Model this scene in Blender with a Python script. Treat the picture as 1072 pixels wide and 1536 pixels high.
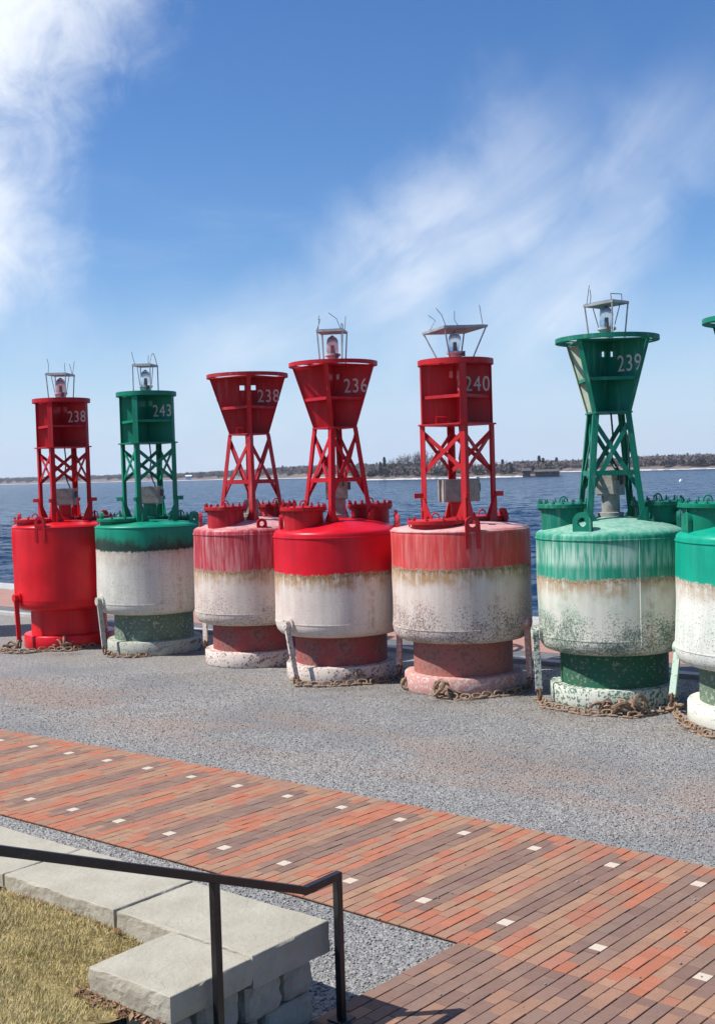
import bpy, math, random
import numpy as np
from mathutils import Vector, Matrix, noise as mnoise

# ------------------------------------------------------------------ clear, camera, sky, sun, exposure
for o in list(bpy.data.objects):
    bpy.data.objects.remove(o)
SC = bpy.context.scene
COL = SC.collection
rad = math.radians
rng = random.Random(7)
nr = np.random.RandomState(11)

CAM_H, FPX, HORIZON, ROLL = 3.15, 1775.0, 708.0, rad(1.7)
PITCH = math.atan((768 - HORIZON) / FPX)
cd = bpy.data.cameras.new('camera')
cd.sensor_fit = 'VERTICAL'
cd.sensor_height = 36.0
cd.sensor_width = 36.0
cd.lens = FPX / 1536 * 36.0
cd.clip_start, cd.clip_end = 0.1, 9000
cam = bpy.data.objects.new('camera', cd)
COL.objects.link(cam)
SC.camera = cam
_UP = Vector((0, math.sin(PITCH), math.cos(PITCH)))
_FW = Vector((0, math.cos(PITCH), -math.sin(PITCH)))
_R = Vector((1, 0, 0))
_right = _R * math.cos(ROLL) - _UP * math.sin(ROLL)
_up = _R * math.sin(ROLL) + _UP * math.cos(ROLL)
cam.matrix_world = Matrix(((_right.x, _up.x, -_FW.x, 0), (_right.y, _up.y, -_FW.y, 0),
                           (_right.z, _up.z, -_FW.z, CAM_H), (0, 0, 0, 1)))


def ray(px, py):
    """direction of a photo pixel"""
    return (_FW + _right * ((px - 536) / FPX) + _up * (-(py - 768) / FPX))


def G(px, py, z=0.0):
    """photo pixel -> point on the level z"""
    d = ray(px, py)
    t = (z - CAM_H) / d.z
    return Vector((d.x * t, d.y * t, z))


SUN = Vector((-0.630, -0.0665, 0.774)).normalized()      # towards the sun
SUN_EL = math.asin(SUN.z)
SUN_AZ = math.atan2(SUN.x, SUN.y)                      # from +Y, clockwise
SC.view_settings.view_transform = 'Standard'
SC.view_settings.look = 'None'
SC.view_settings.exposure = 0.38
SC.view_settings.gamma = 1.0
SC.view_settings.use_curve_mapping = False
SC.cycles.use_denoising = True
SC.cycles.max_bounces = 6
SC.cycles.transparent_max_bounces = 8
SC.cycles.caustics_reflective = False
SC.cycles.caustics_refractive = False


class NT:
    """short hand for node trees"""

    def __init__(s, tree):
        s.t = tree

    def _in(s, sock, v):
        if v is None:
            return
        if isinstance(v, bpy.types.NodeSocket):
            s.t.links.new(v, sock)
        elif isinstance(v, (tuple, list)):
            if sock.type == 'RGBA' and len(v) == 3:
                v = (*v, 1)
            sock.default_value = v
        else:
            sock.default_value = (v, v, v, 1) if sock.type == 'RGBA' else ((v, v, v) if sock.type == 'VECTOR' else v)

    def n(s, typ, ins=(), **props):
        nd = s.t.nodes.new(typ)
        for k, v in props.items():
            setattr(nd, k, v)
        for k, v in (ins.items() if isinstance(ins, dict) else enumerate(ins)):
            s._in(nd.inputs[k], v)
        return nd

    def m(s, op, a, b=None, c=None, clamp=False):
        return s.n('ShaderNodeMath', [a, b, c], operation=op, use_clamp=clamp).outputs[0]

    def mix(s, f, a, b, mode='MIX'):
        nd = s.n('ShaderNodeMix', data_type='RGBA', blend_type=mode)
        s._in(nd.inputs[0], f)
        s._in(nd.inputs[6], a)
        s._in(nd.inputs[7], b)
        return nd.outputs[2]

    def noise(s, vec, scale, detail=4, rough=0.55, dist=0.0):
        return s.n('ShaderNodeTexNoise', {'Vector': vec, 'Scale': scale, 'Detail': detail, 'Roughness': rough, 'Distortion': dist}).outputs['Fac']

    def vor(s, vec, scale, out='Distance', feature='F1', rnd=1.0):
        return s.n('ShaderNodeTexVoronoi', {'Vector': vec, 'Scale': scale, 'Randomness': rnd}, feature=feature).outputs[out]

    def sm(s, v, a, b, lo=0.0, hi=1.0):
        return s.n('ShaderNodeMapRange', [v, a, b, lo, hi], interpolation_type='SMOOTHSTEP').outputs[0]

    def vmul(s, vec, k):
        return s.n('ShaderNodeVectorMath', [vec, k], operation='MULTIPLY').outputs[0]

    def sep(s, vec):
        return s.n('ShaderNodeSeparateXYZ', [vec]).outputs

    def comb(s, x, y, z):
        return s.n('ShaderNodeCombineXYZ', [x, y, z]).outputs[0]

    def obj(s):
        return s.n('ShaderNodeTexCoord').outputs['Object']

    def geo(s):
        return s.n('ShaderNodeNewGeometry').outputs

    def bump(s, h, strength, dist):
        return s.n('ShaderNodeBump', {'Height': h, 'Strength': strength, 'Distance': dist}).outputs[0]


# world: clear spring sky with a white cloud bank to the left and streaks of cirrus
W = bpy.data.worlds.new('World')
SC.world = W
W.use_nodes = True
W.node_tree.nodes.clear()
w = NT(W.node_tree)
sky = w.n('ShaderNodeTexSky', sky_type='NISHITA')
sky.sun_disc = False
sky.sun_elevation = SUN_EL
sky.sun_rotation = SUN_AZ
sky.altitude = 80
sky.air_density = 1.0
sky.dust_density = 0.1
sky.ozone_density = 5.0
skyc = w.n('ShaderNodeHueSaturation', {'Hue': 0.507, 'Saturation': 1.20, 'Value': 1.30, 'Color': sky.outputs[0]}).outputs[0]
dirv = w.n('ShaderNodeTexCoord').outputs['Generated']
dx, dy, dz = w.sep(dirv)
az = w.m('ARCTAN2', dx, dy)
el = w.m('ARCSINE', dz)
ca = w.comb(az, el, 0.0)
n_big = w.noise(ca, 7.0, 7, 0.58, 0.35)
n_fine = w.noise(ca, 19.0, 9, 0.66, 0.7)
n_mix = w.m('ADD', w.m('MULTIPLY', n_big, 0.58), w.m('MULTIPLY', n_fine, 0.42))
# cloud bank: its edge runs up and to the right
edge = w.m('ADD', w.m('MULTIPLY', w.m('MAXIMUM', w.m('SUBTRACT', el, 0.26), 0.0), 0.62), -0.222)
side = w.m('SUBTRACT', edge, az)
side = w.m('ADD', side, w.m('MULTIPLY', w.m('SUBTRACT', n_mix, 0.5), 0.24))
bank = w.sm(side, -0.03, 0.13)
bank = w.m('MULTIPLY', bank, w.sm(w.m('ADD', el, w.m('MULTIPLY', w.m('SUBTRACT', n_big, 0.5), 0.16)), 0.09, 0.20))
bank = w.m('MULTIPLY', bank, w.sm(w.m('ADD', az, w.m('MULTIPLY', n_big, 0.5)), -0.75, -0.45))
bank = w.m('MULTIPLY', bank, w.sm(n_mix, 0.28, 0.54, 0.66, 1.0))
# two broad streaks of cirrus fanning up to the right, with softer scraps elsewhere


def sky_at(px, py):
    d = ray(px, py).normalized()
    return math.atan2(d.x, d.y), math.asin(d.z)


cir = None
for (p0, p1, wid, amp, sd) in (((580, 470), (900, 235), 0.062, 1.0, 1.3), ((780, 490), (1090, 165), 0.048, 0.85, 6.1), ((300, 560), (640, 440), 0.040, 0.6, 4.4)):
    (a0, e0), (a1, e1) = sky_at(*p0), sky_at(*p1)
    ang = math.atan2(e1 - e0, a1 - a0)
    L_ = math.hypot(a1 - a0, e1 - e0)
    da, de = w.m('SUBTRACT', az, a0), w.m('SUBTRACT', el, e0)
    al = w.m('ADD', w.m('MULTIPLY', da, math.cos(ang) / L_), w.m('MULTIPLY', de, math.sin(ang) / L_))
    ac = w.m('ADD', w.m('MULTIPLY', da, -math.sin(ang)), w.m('MULTIPLY', de, math.cos(ang)))
    st = w.noise(w.comb(w.m('MULTIPLY', al, 1.1), w.m('MULTIPLY', ac, 19.0), sd), 1.0, 7, 0.58, 0.5)
    wv = w.m('ADD', ac, w.m('MULTIPLY', w.m('SUBTRACT', w.noise(w.comb(w.m('MULTIPLY', al, 2.2), w.m('MULTIPLY', ac, 7.0), sd + 3), 1.0, 5, 0.55, 0.3), 0.5), wid * 2.6))
    prof = w.m('MULTIPLY', w.sm(wv, -wid * 1.3, wid * 0.1), w.sm(wv, wid * 1.8, wid * 0.1))
    prof = w.m('MULTIPLY', prof, w.m('MULTIPLY', w.sm(al, -0.35, 0.15), w.sm(al, 1.35, 0.35)))
    prof = w.m('MULTIPLY', prof, w.sm(st, 0.18, 0.70, 0.30 * amp, amp))
    cir = prof if cir is None else w.m('MAXIMUM', cir, prof)
scrap = w.m('MULTIPLY', w.sm(w.noise(w.comb(w.m('MULTIPLY', az, 2.2), w.m('MULTIPLY', el, 8.0), 8.2), 1.0, 7, 0.6, 0.5), 0.50, 0.80, 0.0, 0.55), w.sm(el, 0.34, 0.12))
cir = w.m('MAXIMUM', cir, scrap)
# thin veil low over the horizon
veil = w.sm(w.m('ADD', el, w.m('MULTIPLY', w.m('SUBTRACT', n_big, 0.5), 0.10)), 0.19, -0.02, 0.0, 0.90)
skyo = w.mix(veil, skyc, (5.6, 7.1, 9.4))
cov = w.m('MAXIMUM', bank, w.m('MULTIPLY', cir, 0.66), clamp=True)
skyo = w.mix(cov, skyo, (9.6, 10.1, 10.8))
bg = w.n('ShaderNodeBackground', {'Color': skyo, 'Strength': 0.08})
wo = w.n('ShaderNodeOutputWorld')
W.node_tree.links.new(bg.outputs[0], wo.inputs[0])

sl = bpy.data.lights.new('sun', 'SUN')
sl.energy = 5.0
sl.angle = rad(0.5)
sl.color = (1.0, 0.955, 0.89)
so = bpy.data.objects.new('sun', sl)
COL.objects.link(so)
so.rotation_euler = SUN.to_track_quat('Z', 'Y').to_euler()
so.location = (0, 0, 60)


# ------------------------------------------------------------------ mesh helpers
class MB:
    """collects shapes; build() links them as one mesh object"""

    def __init__(s):
        s.v, s.f, s.mi = [], [], []

    def add(s, vs, fs, mi=0):
        b = len(s.v)
        s.v += [tuple(p) for p in vs]
        s.f += [tuple(b + i for i in f) for f in fs]
        s.mi += [mi] * len(fs)
        return s

    def hexa(s, p, mi=0):
        return s.add(p, [(0, 3, 2, 1), (4, 5, 6, 7), (0, 1, 5, 4), (1, 2, 6, 5), (2, 3, 7, 6), (3, 0, 4, 7)], mi)

    def box(s, c, size, rz=0.0, mi=0):
        c = Vector(c)
        a, b, h = size[0] / 2, size[1] / 2, size[2] / 2
        cs, sn = math.cos(rz), math.sin(rz)
        pts = []
        for z in (-h, h):
            for x, y in ((-a, -b), (a, -b), (a, b), (-a, b)):
                pts.append((c.x + x * cs - y * sn, c.y + x * sn + y * cs, c.z + z))
        return s.hexa(pts, mi)

    def bar(s, p, q, wd, ht, up=(0, 0, 1)):
        p, q, up = Vector(p), Vector(q), Vector(up)
        d = (q - p).normalized()
        x = d.cross(up)
        x = x.normalized() if x.length > 1e-4 else Vector((1, 0, 0))
        y = x.cross(d).normalized()
        pts = [c + x * (i * wd / 2) + y * (j * ht / 2) for c in (p, q) for i, j in ((-1, -1), (1, -1), (1, 1), (-1, 1))]
        return s.hexa(pts)

    def angle_iron(s, p, q, e1, e2, wd, th):
        """L section from p to q, flanges along e1 and e2"""
        p, q, e1, e2 = Vector(p), Vector(q), Vector(e1), Vector(e2)
        sec = [(0, 0), (wd, 0), (wd, th), (th, th), (th, wd), (0, wd)]
        pts = [c + e1 * a + e2 * b for c in (p, q) for a, b in sec]
        fs = [(i, (i + 1) % 6, 6 + (i + 1) % 6, 6 + i) for i in range(6)] + [(5, 4, 3, 2, 1, 0), (6, 7, 8, 9, 10, 11)]
        return s.add(pts, fs)

    def cyl(s, p, q, r0, r1=None, n=12, caps=True):
        r1 = r0 if r1 is None else r1
        p, q = Vector(p), Vector(q)
        d = (q - p).normalized()
        x = d.orthogonal().normalized()
        y = d.cross(x)
        pts = []
        for c, r in ((p, r0), (q, r1)):
            pts += [c + (x * math.cos(2 * math.pi * i / n) + y * math.sin(2 * math.pi * i / n)) * r for i in range(n)]
        fs = [(i, (i + 1) % n, n + (i + 1) % n, n + i) for i in range(n)]
        if caps:
            fs += [tuple(range(n - 1, -1, -1)), tuple(range(n, 2 * n))]
        return s.add(pts, fs)

    def lathe(s, prof, n=48, c=(0, 0, 0), wob=0.0, seed=0, cap=True):
        pts = []
        for r, z in prof:
            for i in range(n):
                a = 2 * math.pi * i / n
                rr = r
                if wob and r > 0.3:
                    rr += wob * mnoise.noise(Vector((math.cos(a) * 1.6 + seed, math.sin(a) * 1.6, z * 1.7)))
                pts.append((c[0] + rr * math.sin(a), c[1] - rr * math.cos(a), c[2] + z))
        m = len(prof)
        fs = [(j * n + i, j * n + (i + 1) % n, (j + 1) * n + (i + 1) % n, (j + 1) * n + i) for j in range(m - 1) for i in range(n)]
        if cap:
            if prof[0][0] > 1e-6:
                fs.append(tuple(range(n - 1, -1, -1)))
            if prof[-1][0] > 1e-6:
                fs.append(tuple((m - 1) * n + i for i in range(n)))
        return s.add(pts, fs)

    def tube(s, path, r, n=6, closed=False):
        path = [Vector(p) for p in path]
        m = len(path)
        pts = []
        x = None
        for i, p in enumerate(path):
            a = path[(i - 1) % m] if (i > 0 or closed) else p
            b = path[(i + 1) % m] if (i < m - 1 or closed) else p
            d = (b - a).normalized()
            if x is None:
                x = d.orthogonal().normalized()
            x = (x - d * x.dot(d)).normalized()
            y = d.cross(x)
            pts += [p + (x * math.cos(2 * math.pi * k / n) + y * math.sin(2 * math.pi * k / n)) * r for k in range(n)]
        fs = []
        for i in range(m if closed else m - 1):
            j = (i + 1) % m
            fs += [(i * n + k, i * n + (k + 1) % n, j * n + (k + 1) % n, j * n + k) for k in range(n)]
        if not closed:
            fs += [tuple(range(n - 1, -1, -1)), tuple((m - 1) * n + k for k in range(n))]
        return s.add(pts, fs)

    def plate(s, outline, thick):
        """outline: list of points on a plane; thick: vector"""
        t = Vector(thick)
        n = len(outline)
        pts = [Vector(p) - t / 2 for p in outline] + [Vector(p) + t / 2 for p in outline]
        fs = [tuple(range(n - 1, -1, -1)), tuple(range(n, 2 * n))] + [(i, (i + 1) % n, n + (i + 1) % n, n + i) for i in range(n)]
        return s.add(pts, fs)

    def mesh(s, name, mats, smooth=False):
        me = bpy.data.meshes.new(name)
        me.from_pydata(s.v, [], s.f)
        for m in (mats if isinstance(mats, (list, tuple)) else [mats]):
            me.materials.append(m)
        if any(s.mi):
            me.polygons.foreach_set('material_index', s.mi)
        me.validate()
        import bmesh
        bm = bmesh.new()
        bm.from_mesh(me)
        bmesh.ops.recalc_face_normals(bm, faces=bm.faces)
        bm.to_mesh(me)
        bm.free()
        if smooth:
            me.polygons.foreach_set('use_smooth', [True] * len(me.polygons))
            me.set_sharp_from_angle(angle=rad(38))
        me.update()
        return me

    def build(s, name, mats, parent=None, smooth=False):
        return link(name, s.mesh(name, mats, smooth), parent)


def link(name, me, parent=None):
    o = bpy.data.objects.new(name, me)
    COL.objects.link(o)
    if parent is not None:
        o.parent = parent
    return o


def raw_mesh(name, V, F, mats, mi=None):
    """fast mesh from arrays of triangles"""
    me = bpy.data.meshes.new(name)
    V = np.asarray(V, np.float32)
    F = np.asarray(F, np.int32)
    me.vertices.add(len(V))
    me.vertices.foreach_set('co', V.ravel())
    me.loops.add(F.size)
    me.loops.foreach_set('vertex_index', F.ravel())
    me.polygons.add(len(F))
    me.polygons.foreach_set('loop_start', np.arange(0, F.size, F.shape[1], dtype=np.int32))
    me.polygons.foreach_set('loop_total', np.full(len(F), F.shape[1], np.int32))
    for m in mats:
        me.materials.append(m)
    if mi is not None:
        me.polygons.foreach_set('material_index', np.asarray(mi, np.int32))
    me.update(calc_edges=True)
    me.validate()
    return me


def empty(name, loc, rz=0.0):
    o = bpy.data.objects.new(name, None)
    COL.objects.link(o)
    o.location = loc
    o.rotation_euler = (0, 0, rz)
    o.empty_display_size = 0.3
    return o


def tag(o, label=None, cat=None, group=None, kind=None):
    for k, v in (('label', label), ('category', cat), ('group', group), ('kind', kind)):
        if v:
            o[k] = v
    return o


# ------------------------------------------------------------------ materials
def mat(name):
    m = bpy.data.materials.new(name)
    m.use_nodes = True
    t = NT(m.node_tree)
    b = m.node_tree.nodes['Principled BSDF']
    return m, t, b


def setb(t, b, col=None, rough=None, normal=None, spec=None, metal=None):
    if col is not None:
        t._in(b.inputs['Base Color'], col)
    if rough is not None:
        t._in(b.inputs['Roughness'], rough)
    if normal is not None:
        t._in(b.inputs['Normal'], normal)
    if spec is not None:
        t._in(b.inputs['Specular IOR Level'], spec)
    if metal is not None:
        t._in(b.inputs['Metallic'], metal)


def simple(name, col, rough=0.6, var=0.25, scale=6.0, metal=0.0, bump=0.0, spec=0.4, dark=None, darkamt=0.4):
    """plain surface with mottling and, if asked, patches of a second colour"""
    m, t, b = mat(name)
    v = t.obj()
    n = t.noise(v, scale, 6, 0.6)
    c = t.mix(t.sm(n, 0.3, 0.7), tuple(x * (1 - var) for x in col), tuple(min(1, x * (1 + var)) for x in col))
    if dark:
        c = t.mix(t.m('MULTIPLY', t.sm(t.noise(v, scale * 2.3, 6, 0.7), 0.52, 0.64), darkamt), c, dark)
    setb(t, b, c, rough, t.bump(t.noise(v, scale * 8, 4), bump, 0.01) if bump else None, spec, metal)
    return m


def paint(name, col, chalk, fade, rust=0.10, rough=0.42):
    """weathered marine paint: chalky fading, small chips of rust"""
    m, t, b = mat(name)
    v = t.obj()
    n = t.noise(v, 3.0, 6, 0.6)
    c = t.mix(t.sm(n, 0.25, 0.75), tuple(x * 0.84 for x in col), tuple(min(1, x * 1.12) for x in col))
    st = t.noise(t.vmul(v, (14, 14, 1.6)), 1.0, 5, 0.6)
    c = t.mix(t.m('MULTIPLY', t.sm(st, 0.50, 0.72), fade), c, chalk)
    ch = t.noise(v, 26, 5, 0.7)
    c = t.mix(t.m('MULTIPLY', t.sm(ch, 0.66, 0.70), min(1.0, rust * 5)), c, (0.10, 0.045, 0.028))
    setb(t, b, c, t.sm(n, 0.2, 0.8, rough - 0.08, rough + 0.14), t.bump(t.noise(v, 60, 3), 0.12, 0.004), 0.25)
    return m


def hull_mat(name, top, chalk, fade, zb, low=(0.62, 0.56, 0.50), tint=(0.55, 0.36, 0.32), tint_amt=0.3, speck=(0.075, 0.055, 0.05),
             speck_amt=0.5, rust=0.7, deck=0.0, dark=0.0, bleach=0.0, cracked=None, rough=0.42):
    """float body: paint above the old waterline, weathered antifouling below"""
    m, t, b = mat(name)
    v = t.obj()
    x, y, z = t.sep(v)
    nb = t.noise(v, 2.2, 5, 0.6)
    nm = t.noise(v, 9.0, 6, 0.65)
    nf = t.noise(v, 40.0, 4, 0.65)
    st = t.noise(t.vmul(v, (11, 11, 0.9)), 1.0, 6, 0.62)
    st2 = t.noise(t.vmul(v, (26, 26, 1.8)), 1.0, 5, 0.6)
    up = t.mix(t.sm(nb, 0.3, 0.7), tuple(c * 0.88 for c in top), tuple(min(1, c * 1.1) for c in top))
    f = t.m('MULTIPLY', t.sm(t.m('ADD', t.m('MULTIPLY', st, 0.6), t.m('MULTIPLY', st2, 0.4)), 0.44, 0.64), fade)
    up = t.mix(f, up, chalk)
    if bleach:
        bl = t.m('MULTIPLY', t.sm(z, zb + 0.10, zb + 0.22), t.sm(z, zb + 0.52, zb + 0.30))
        up = t.mix(t.m('MULTIPLY', t.m('MULTIPLY', bl, t.sm(st2, 0.36, 0.62)), bleach), up, chalk)
    if deck:
        up = t.mix(t.m('MULTIPLY', t.sm(t.m('ADD', z, t.m('MULTIPLY', t.m('SUBTRACT', nm, 0.5), 0.08)), 2.25, 2.32), t.sm(nm, 0.3, 0.6, deck * 0.55, deck)), up, chalk)
    up = t.mix(t.sm(t.noise(t.vmul(v, (5, 5, 0.5)), 1.0, 6, 0.65), 0.50, 0.74, 0.0, 0.45), up, tuple(c * 0.55 + 0.003 for c in top))
    chip = t.m('MULTIPLY', t.sm(t.noise(v, 16, 6, 0.72), 0.66, 0.69), 0.7)
    up = t.mix(chip, up, tuple(c * 0.45 for c in top))
    if cracked:      # freshly painted all over: no waterline
        col = up
    else:
        lowc = t.mix(t.m('MULTIPLY', t.sm(nb, 0.45, 0.66), tint_amt), low, tint)
        lowc = t.mix(t.sm(st, 0.42, 0.70, 0.0, 0.32), lowc, tuple(c * 0.62 for c in low))
        # growth scars, thicker towards the bottom
        dens = t.m('ADD', t.sm(z, zb - 0.15, 0.95, -0.05, 0.055), t.m('MULTIPLY', t.m('SUBTRACT', nb, 0.5), 0.20))
        sp = t.m('ADD', t.noise(v, 36.0, 4, 0.6), t.m('MULTIPLY', dens, speck_amt))
        lowc = t.mix(t.m('MULTIPLY', t.sm(sp, 0.61, 0.68), 0.62), lowc, speck)
        sp2 = t.m('ADD', t.noise(t.vmul(v, (1, 1, 0.7)), 62.0, 2, 0.5), t.m('MULTIPLY', dens, speck_amt))
        lowc = t.mix(t.m('MULTIPLY', t.sm(sp2, 0.62, 0.68), 0.62), lowc, speck)
        zz = t.m('ADD', t.m('ADD', z, t.m('MULTIPLY', t.m('SUBTRACT', t.noise(v, 1.1, 2, 0.5), 0.5), 0.10)), t.m('ADD', t.m('MULTIPLY', t.m('SUBTRACT', nm, 0.5), 0.07), t.m('ADD', t.m('MULTIPLY', t.m('SUBTRACT', st2, 0.5), 0.07), t.m('MULTIPLY', t.m('SUBTRACT', nf, 0.5), 0.06))))
        rm = t.m('MULTIPLY', t.sm(t.m('ADD', zz, t.m('MULTIPLY', t.m('SUBTRACT', nb, 0.5), 0.5)), zb - 0.32, zb - 0.06), t.m('MULTIPLY', t.sm(t.m('ADD', t.m('MULTIPLY', st2, 0.5), t.m('MULTIPLY', nm, 0.5)), 0.34, 0.56), rust))
        lowc = t.mix(rm, lowc, (0.36, 0.22, 0.10))
        rl = t.m('MULTIPLY', t.sm(zz, zb - 0.09, zb - 0.02), t.m('MULTIPLY', t.sm(nf, 0.35, 0.6), min(1, rust)))
        lowc = t.mix(rl, lowc, (0.17, 0.11, 0.055))
        run_ = t.m('MULTIPLY', t.sm(t.noise(t.vmul(v, (7, 7, 0.25)), 1.0, 5, 0.6), 0.60, 0.72, 0.0, 0.55), t.sm(nm, 0.35, 0.6))
        lowc = t.mix(run_, lowc, (0.30, 0.19, 0.11))
        if dark:
            dm = t.m('MULTIPLY', t.sm(zz, zb - 0.05, zb + 0.03), t.sm(t.m('ADD', zz, t.m('MULTIPLY', t.m('SUBTRACT', nb, 0.5), 0.5)), zb + 0.24, zb + 0.08))
            up = t.mix(t.m('MULTIPLY', dm, dark), up, (0.022, 0.035, 0.028))
        col = t.mix(t.sm(zz, zb - 0.012, zb + 0.012), lowc, up)
        rough = t.sm(zz, zb - 0.02, zb + 0.02, 0.78, rough)
    hb = t.m('ADD', t.m('MULTIPLY', nf, 0.5), t.m('MULTIPLY', nm, 0.8))
    setb(t, b, col, rough, t.bump(hb, 0.25, 0.006), 0.25)
    return m


RED, GREEN = (0.60, 0.006, 0.014), (0.001, 0.185, 0.110)
PINK, MINT = (0.62, 0.36, 0.35), (0.30, 0.50, 0.40)
M = {}
M['steel'] = simple('galvanised steel', (0.36, 0.36, 0.35), 0.5, 0.25, 9, 0.35)
M['dark_metal'] = simple('dark grey metal', (0.10, 0.095, 0.09), 0.55, 0.25, 9, 0.2)
M['wire'] = simple('bird wire', (0.13, 0.12, 0.12), 0.5, 0.1, 9, 0.5)
M['cable'] = simple('black cable', (0.012, 0.012, 0.014), 0.5, 0.1)
M['grey_box'] = simple('grey weathered steel', (0.27, 0.26, 0.235), 0.6, 0.2, 7, 0.0, 0.1, dark=(0.10, 0.085, 0.07))
M['numeral'] = simple('reflective white', (0.55, 0.54, 0.51), 0.5, 0.1, 20, dark=(0.45, 0.35, 0.33), darkamt=0.3)
M['lamp_base'] = simple('lamp base', (0.50, 0.50, 0.48), 0.5, 0.2, 9, dark=(0.18, 0.14, 0.11))
M['rust'] = simple('rusty iron', (0.17, 0.105, 0.068), 0.85, 0.4, 16, 0.0, 0.5, 0.2, dark=(0.075, 0.035, 0.02), darkamt=0.8)
M['chain'] = simple('weathered chain', (0.27, 0.19, 0.13), 0.85, 0.35, 16, 0.0, 0.5, 0.2, dark=(0.10, 0.05, 0.03), darkamt=0.6)
mg, t, b = mat('lens glass')
setb(t, b, (0.86, 0.90, 0.92), 0.06)
b.inputs['Transmission Weight'].default_value = 0.85
b.inputs['IOR'].default_value = 1.25
M['glass'] = mg
mg, t, b = mat('red lens glass')
setb(t, b, (0.80, 0.42, 0.42), 0.08)
b.inputs['Transmission Weight'].default_value = 0.7
b.inputs['IOR'].default_value = 1.25
M['glass_red'] = mg
mg, t, b = mat('solar cells')
setb(t, b, (0.012, 0.014, 0.03), 0.15)
M['solar'] = mg

# ------------------------------------------------------------------ the setting: gravel yard, quay, river
AN = rad(-39.6)
AX, NX = Vector((math.cos(AN), math.sin(AN), 0)), Vector((-math.sin(AN), math.cos(AN), 0))


def Q(a, n, z=0.0):
    """yard frame: a along the quay, n towards the river"""
    p = AX * a + NX * n
    return Vector((p.x, p.y, z))


def yard(p):
    return (p.x * AX.x + p.y * AX.y, p.x * NX.x + p.y * NX.y)


def project(p):
    d = Vector((p[0], p[1], p[2] - CAM_H))
    c = d.dot(_FW)
    return 536 + FPX * d.dot(_right) / c, 768 - FPX * d.dot(_up) / c


def quad_box(mb, a0, a1, n0, n1, z0, z1):
    mb.hexa([Q(a0, n0, z0), Q(a1, n0, z0), Q(a1, n1, z0), Q(a0, n1, z0), Q(a0, n0, z1), Q(a1, n0, z1), Q(a1, n1, z1), Q(a0, n1, z1)])
    return mb


WATER_Z = -1.3

# gravel: crushed grey stone with tracks of reddish earth
m, t, b = mat('crushed grey gravel')
pos = t.geo()['Position']
vcol = t.n('ShaderNodeTexVoronoi', {'Vector': pos, 'Scale': 62.0}).outputs
rv = t.sep(vcol['Color'])[0]
vcol2 = t.n('ShaderNodeTexVoronoi', {'Vector': pos, 'Scale': 33.0}).outputs
rv2 = t.sep(vcol2['Color'])[1]
r12 = t.m('ADD', t.m('MULTIPLY', rv, 0.55), t.m('MULTIPLY', rv2, 0.45))
gcol = t.mix(t.sm(r12, 0.15, 0.9), (0.165, 0.162, 0.157), (0.365, 0.355, 0.338))
gcol = t.mix(t.sm(t.noise(pos, 0.45, 5, 0.6), 0.40, 0.66, 0.0, 0.6), gcol, (0.165, 0.172, 0.178))
px_, py_, pz_ = t.sep(pos)
aa = t.m('ADD', t.m('MULTIPLY', px_, AX.x), t.m('MULTIPLY', py_, AX.y))
nn = t.m('ADD', t.m('MULTIPLY', px_, NX.x), t.m('MULTIPLY', py_, NX.y))
trk = t.noise(t.comb(t.m('MULTIPLY', aa, 0.38), t.m('MULTIPLY', nn, 0.9), 0.0), 1.0, 5, 0.6, 0.4)
bn = [yard(G(*p))[1] for p in ((60, 1040), (430, 1107), (900, 1185))]
nmid = sum(bn) / 3
band = t.m('MULTIPLY', t.sm(nn, nmid - 1.5, nmid - 0.1), t.sm(nn, nmid + 1.6, nmid + 0.2))
gcol = t.mix(t.m('MULTIPLY', t.m('MULTIPLY', band, t.sm(trk, 0.40, 0.56)), t.sm(r12, 0.9, 0.2, 0.4, 0.7)), gcol, (0.29, 0.205, 0.16))
near = t.m('MULTIPLY', t.sm(nn, 12.1, 12.9), t.sm(trk, 0.40, 0.62, 0.05, 0.4))
gcol = t.mix(near, gcol, (0.27, 0.225, 0.175))
gh = t.m('ADD', vcol['Distance'], t.m('MULTIPLY', vcol2['Distance'], 1.2))
setb(t, b, gcol, 0.9, t.bump(gh, 0.9, 0.012), 0.25)
M['gravel'] = m
GRAVEL_STONES = [simple('gravel stone %s' % k, c, 0.85, 0.2, 40, spec=0.3) for k, c in
                 (('grey', (0.25, 0.242, 0.232)), ('pale', (0.36, 0.345, 0.325)), ('slate', (0.18, 0.18, 0.182)), ('tan', (0.31, 0.26, 0.21)))]

g = MB()
nseg = 24
pts, fs = [], []
for i in range(nseg + 1):
    for j in range(9):
        pts.append(Q(-90 + 180 * i / nseg, -40 + 56.2 * j / 8, 0))
fs = [(i * 9 + j, (i + 1) * 9 + j, (i + 1) * 9 + j + 1, i * 9 + j + 1) for i in range(nseg) for j in range(8)]
g.add(pts, fs)
tag(g.build('gravel_ground', M['gravel']), kind='structure', label='grey crushed gravel yard with reddish earth tracks')

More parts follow.
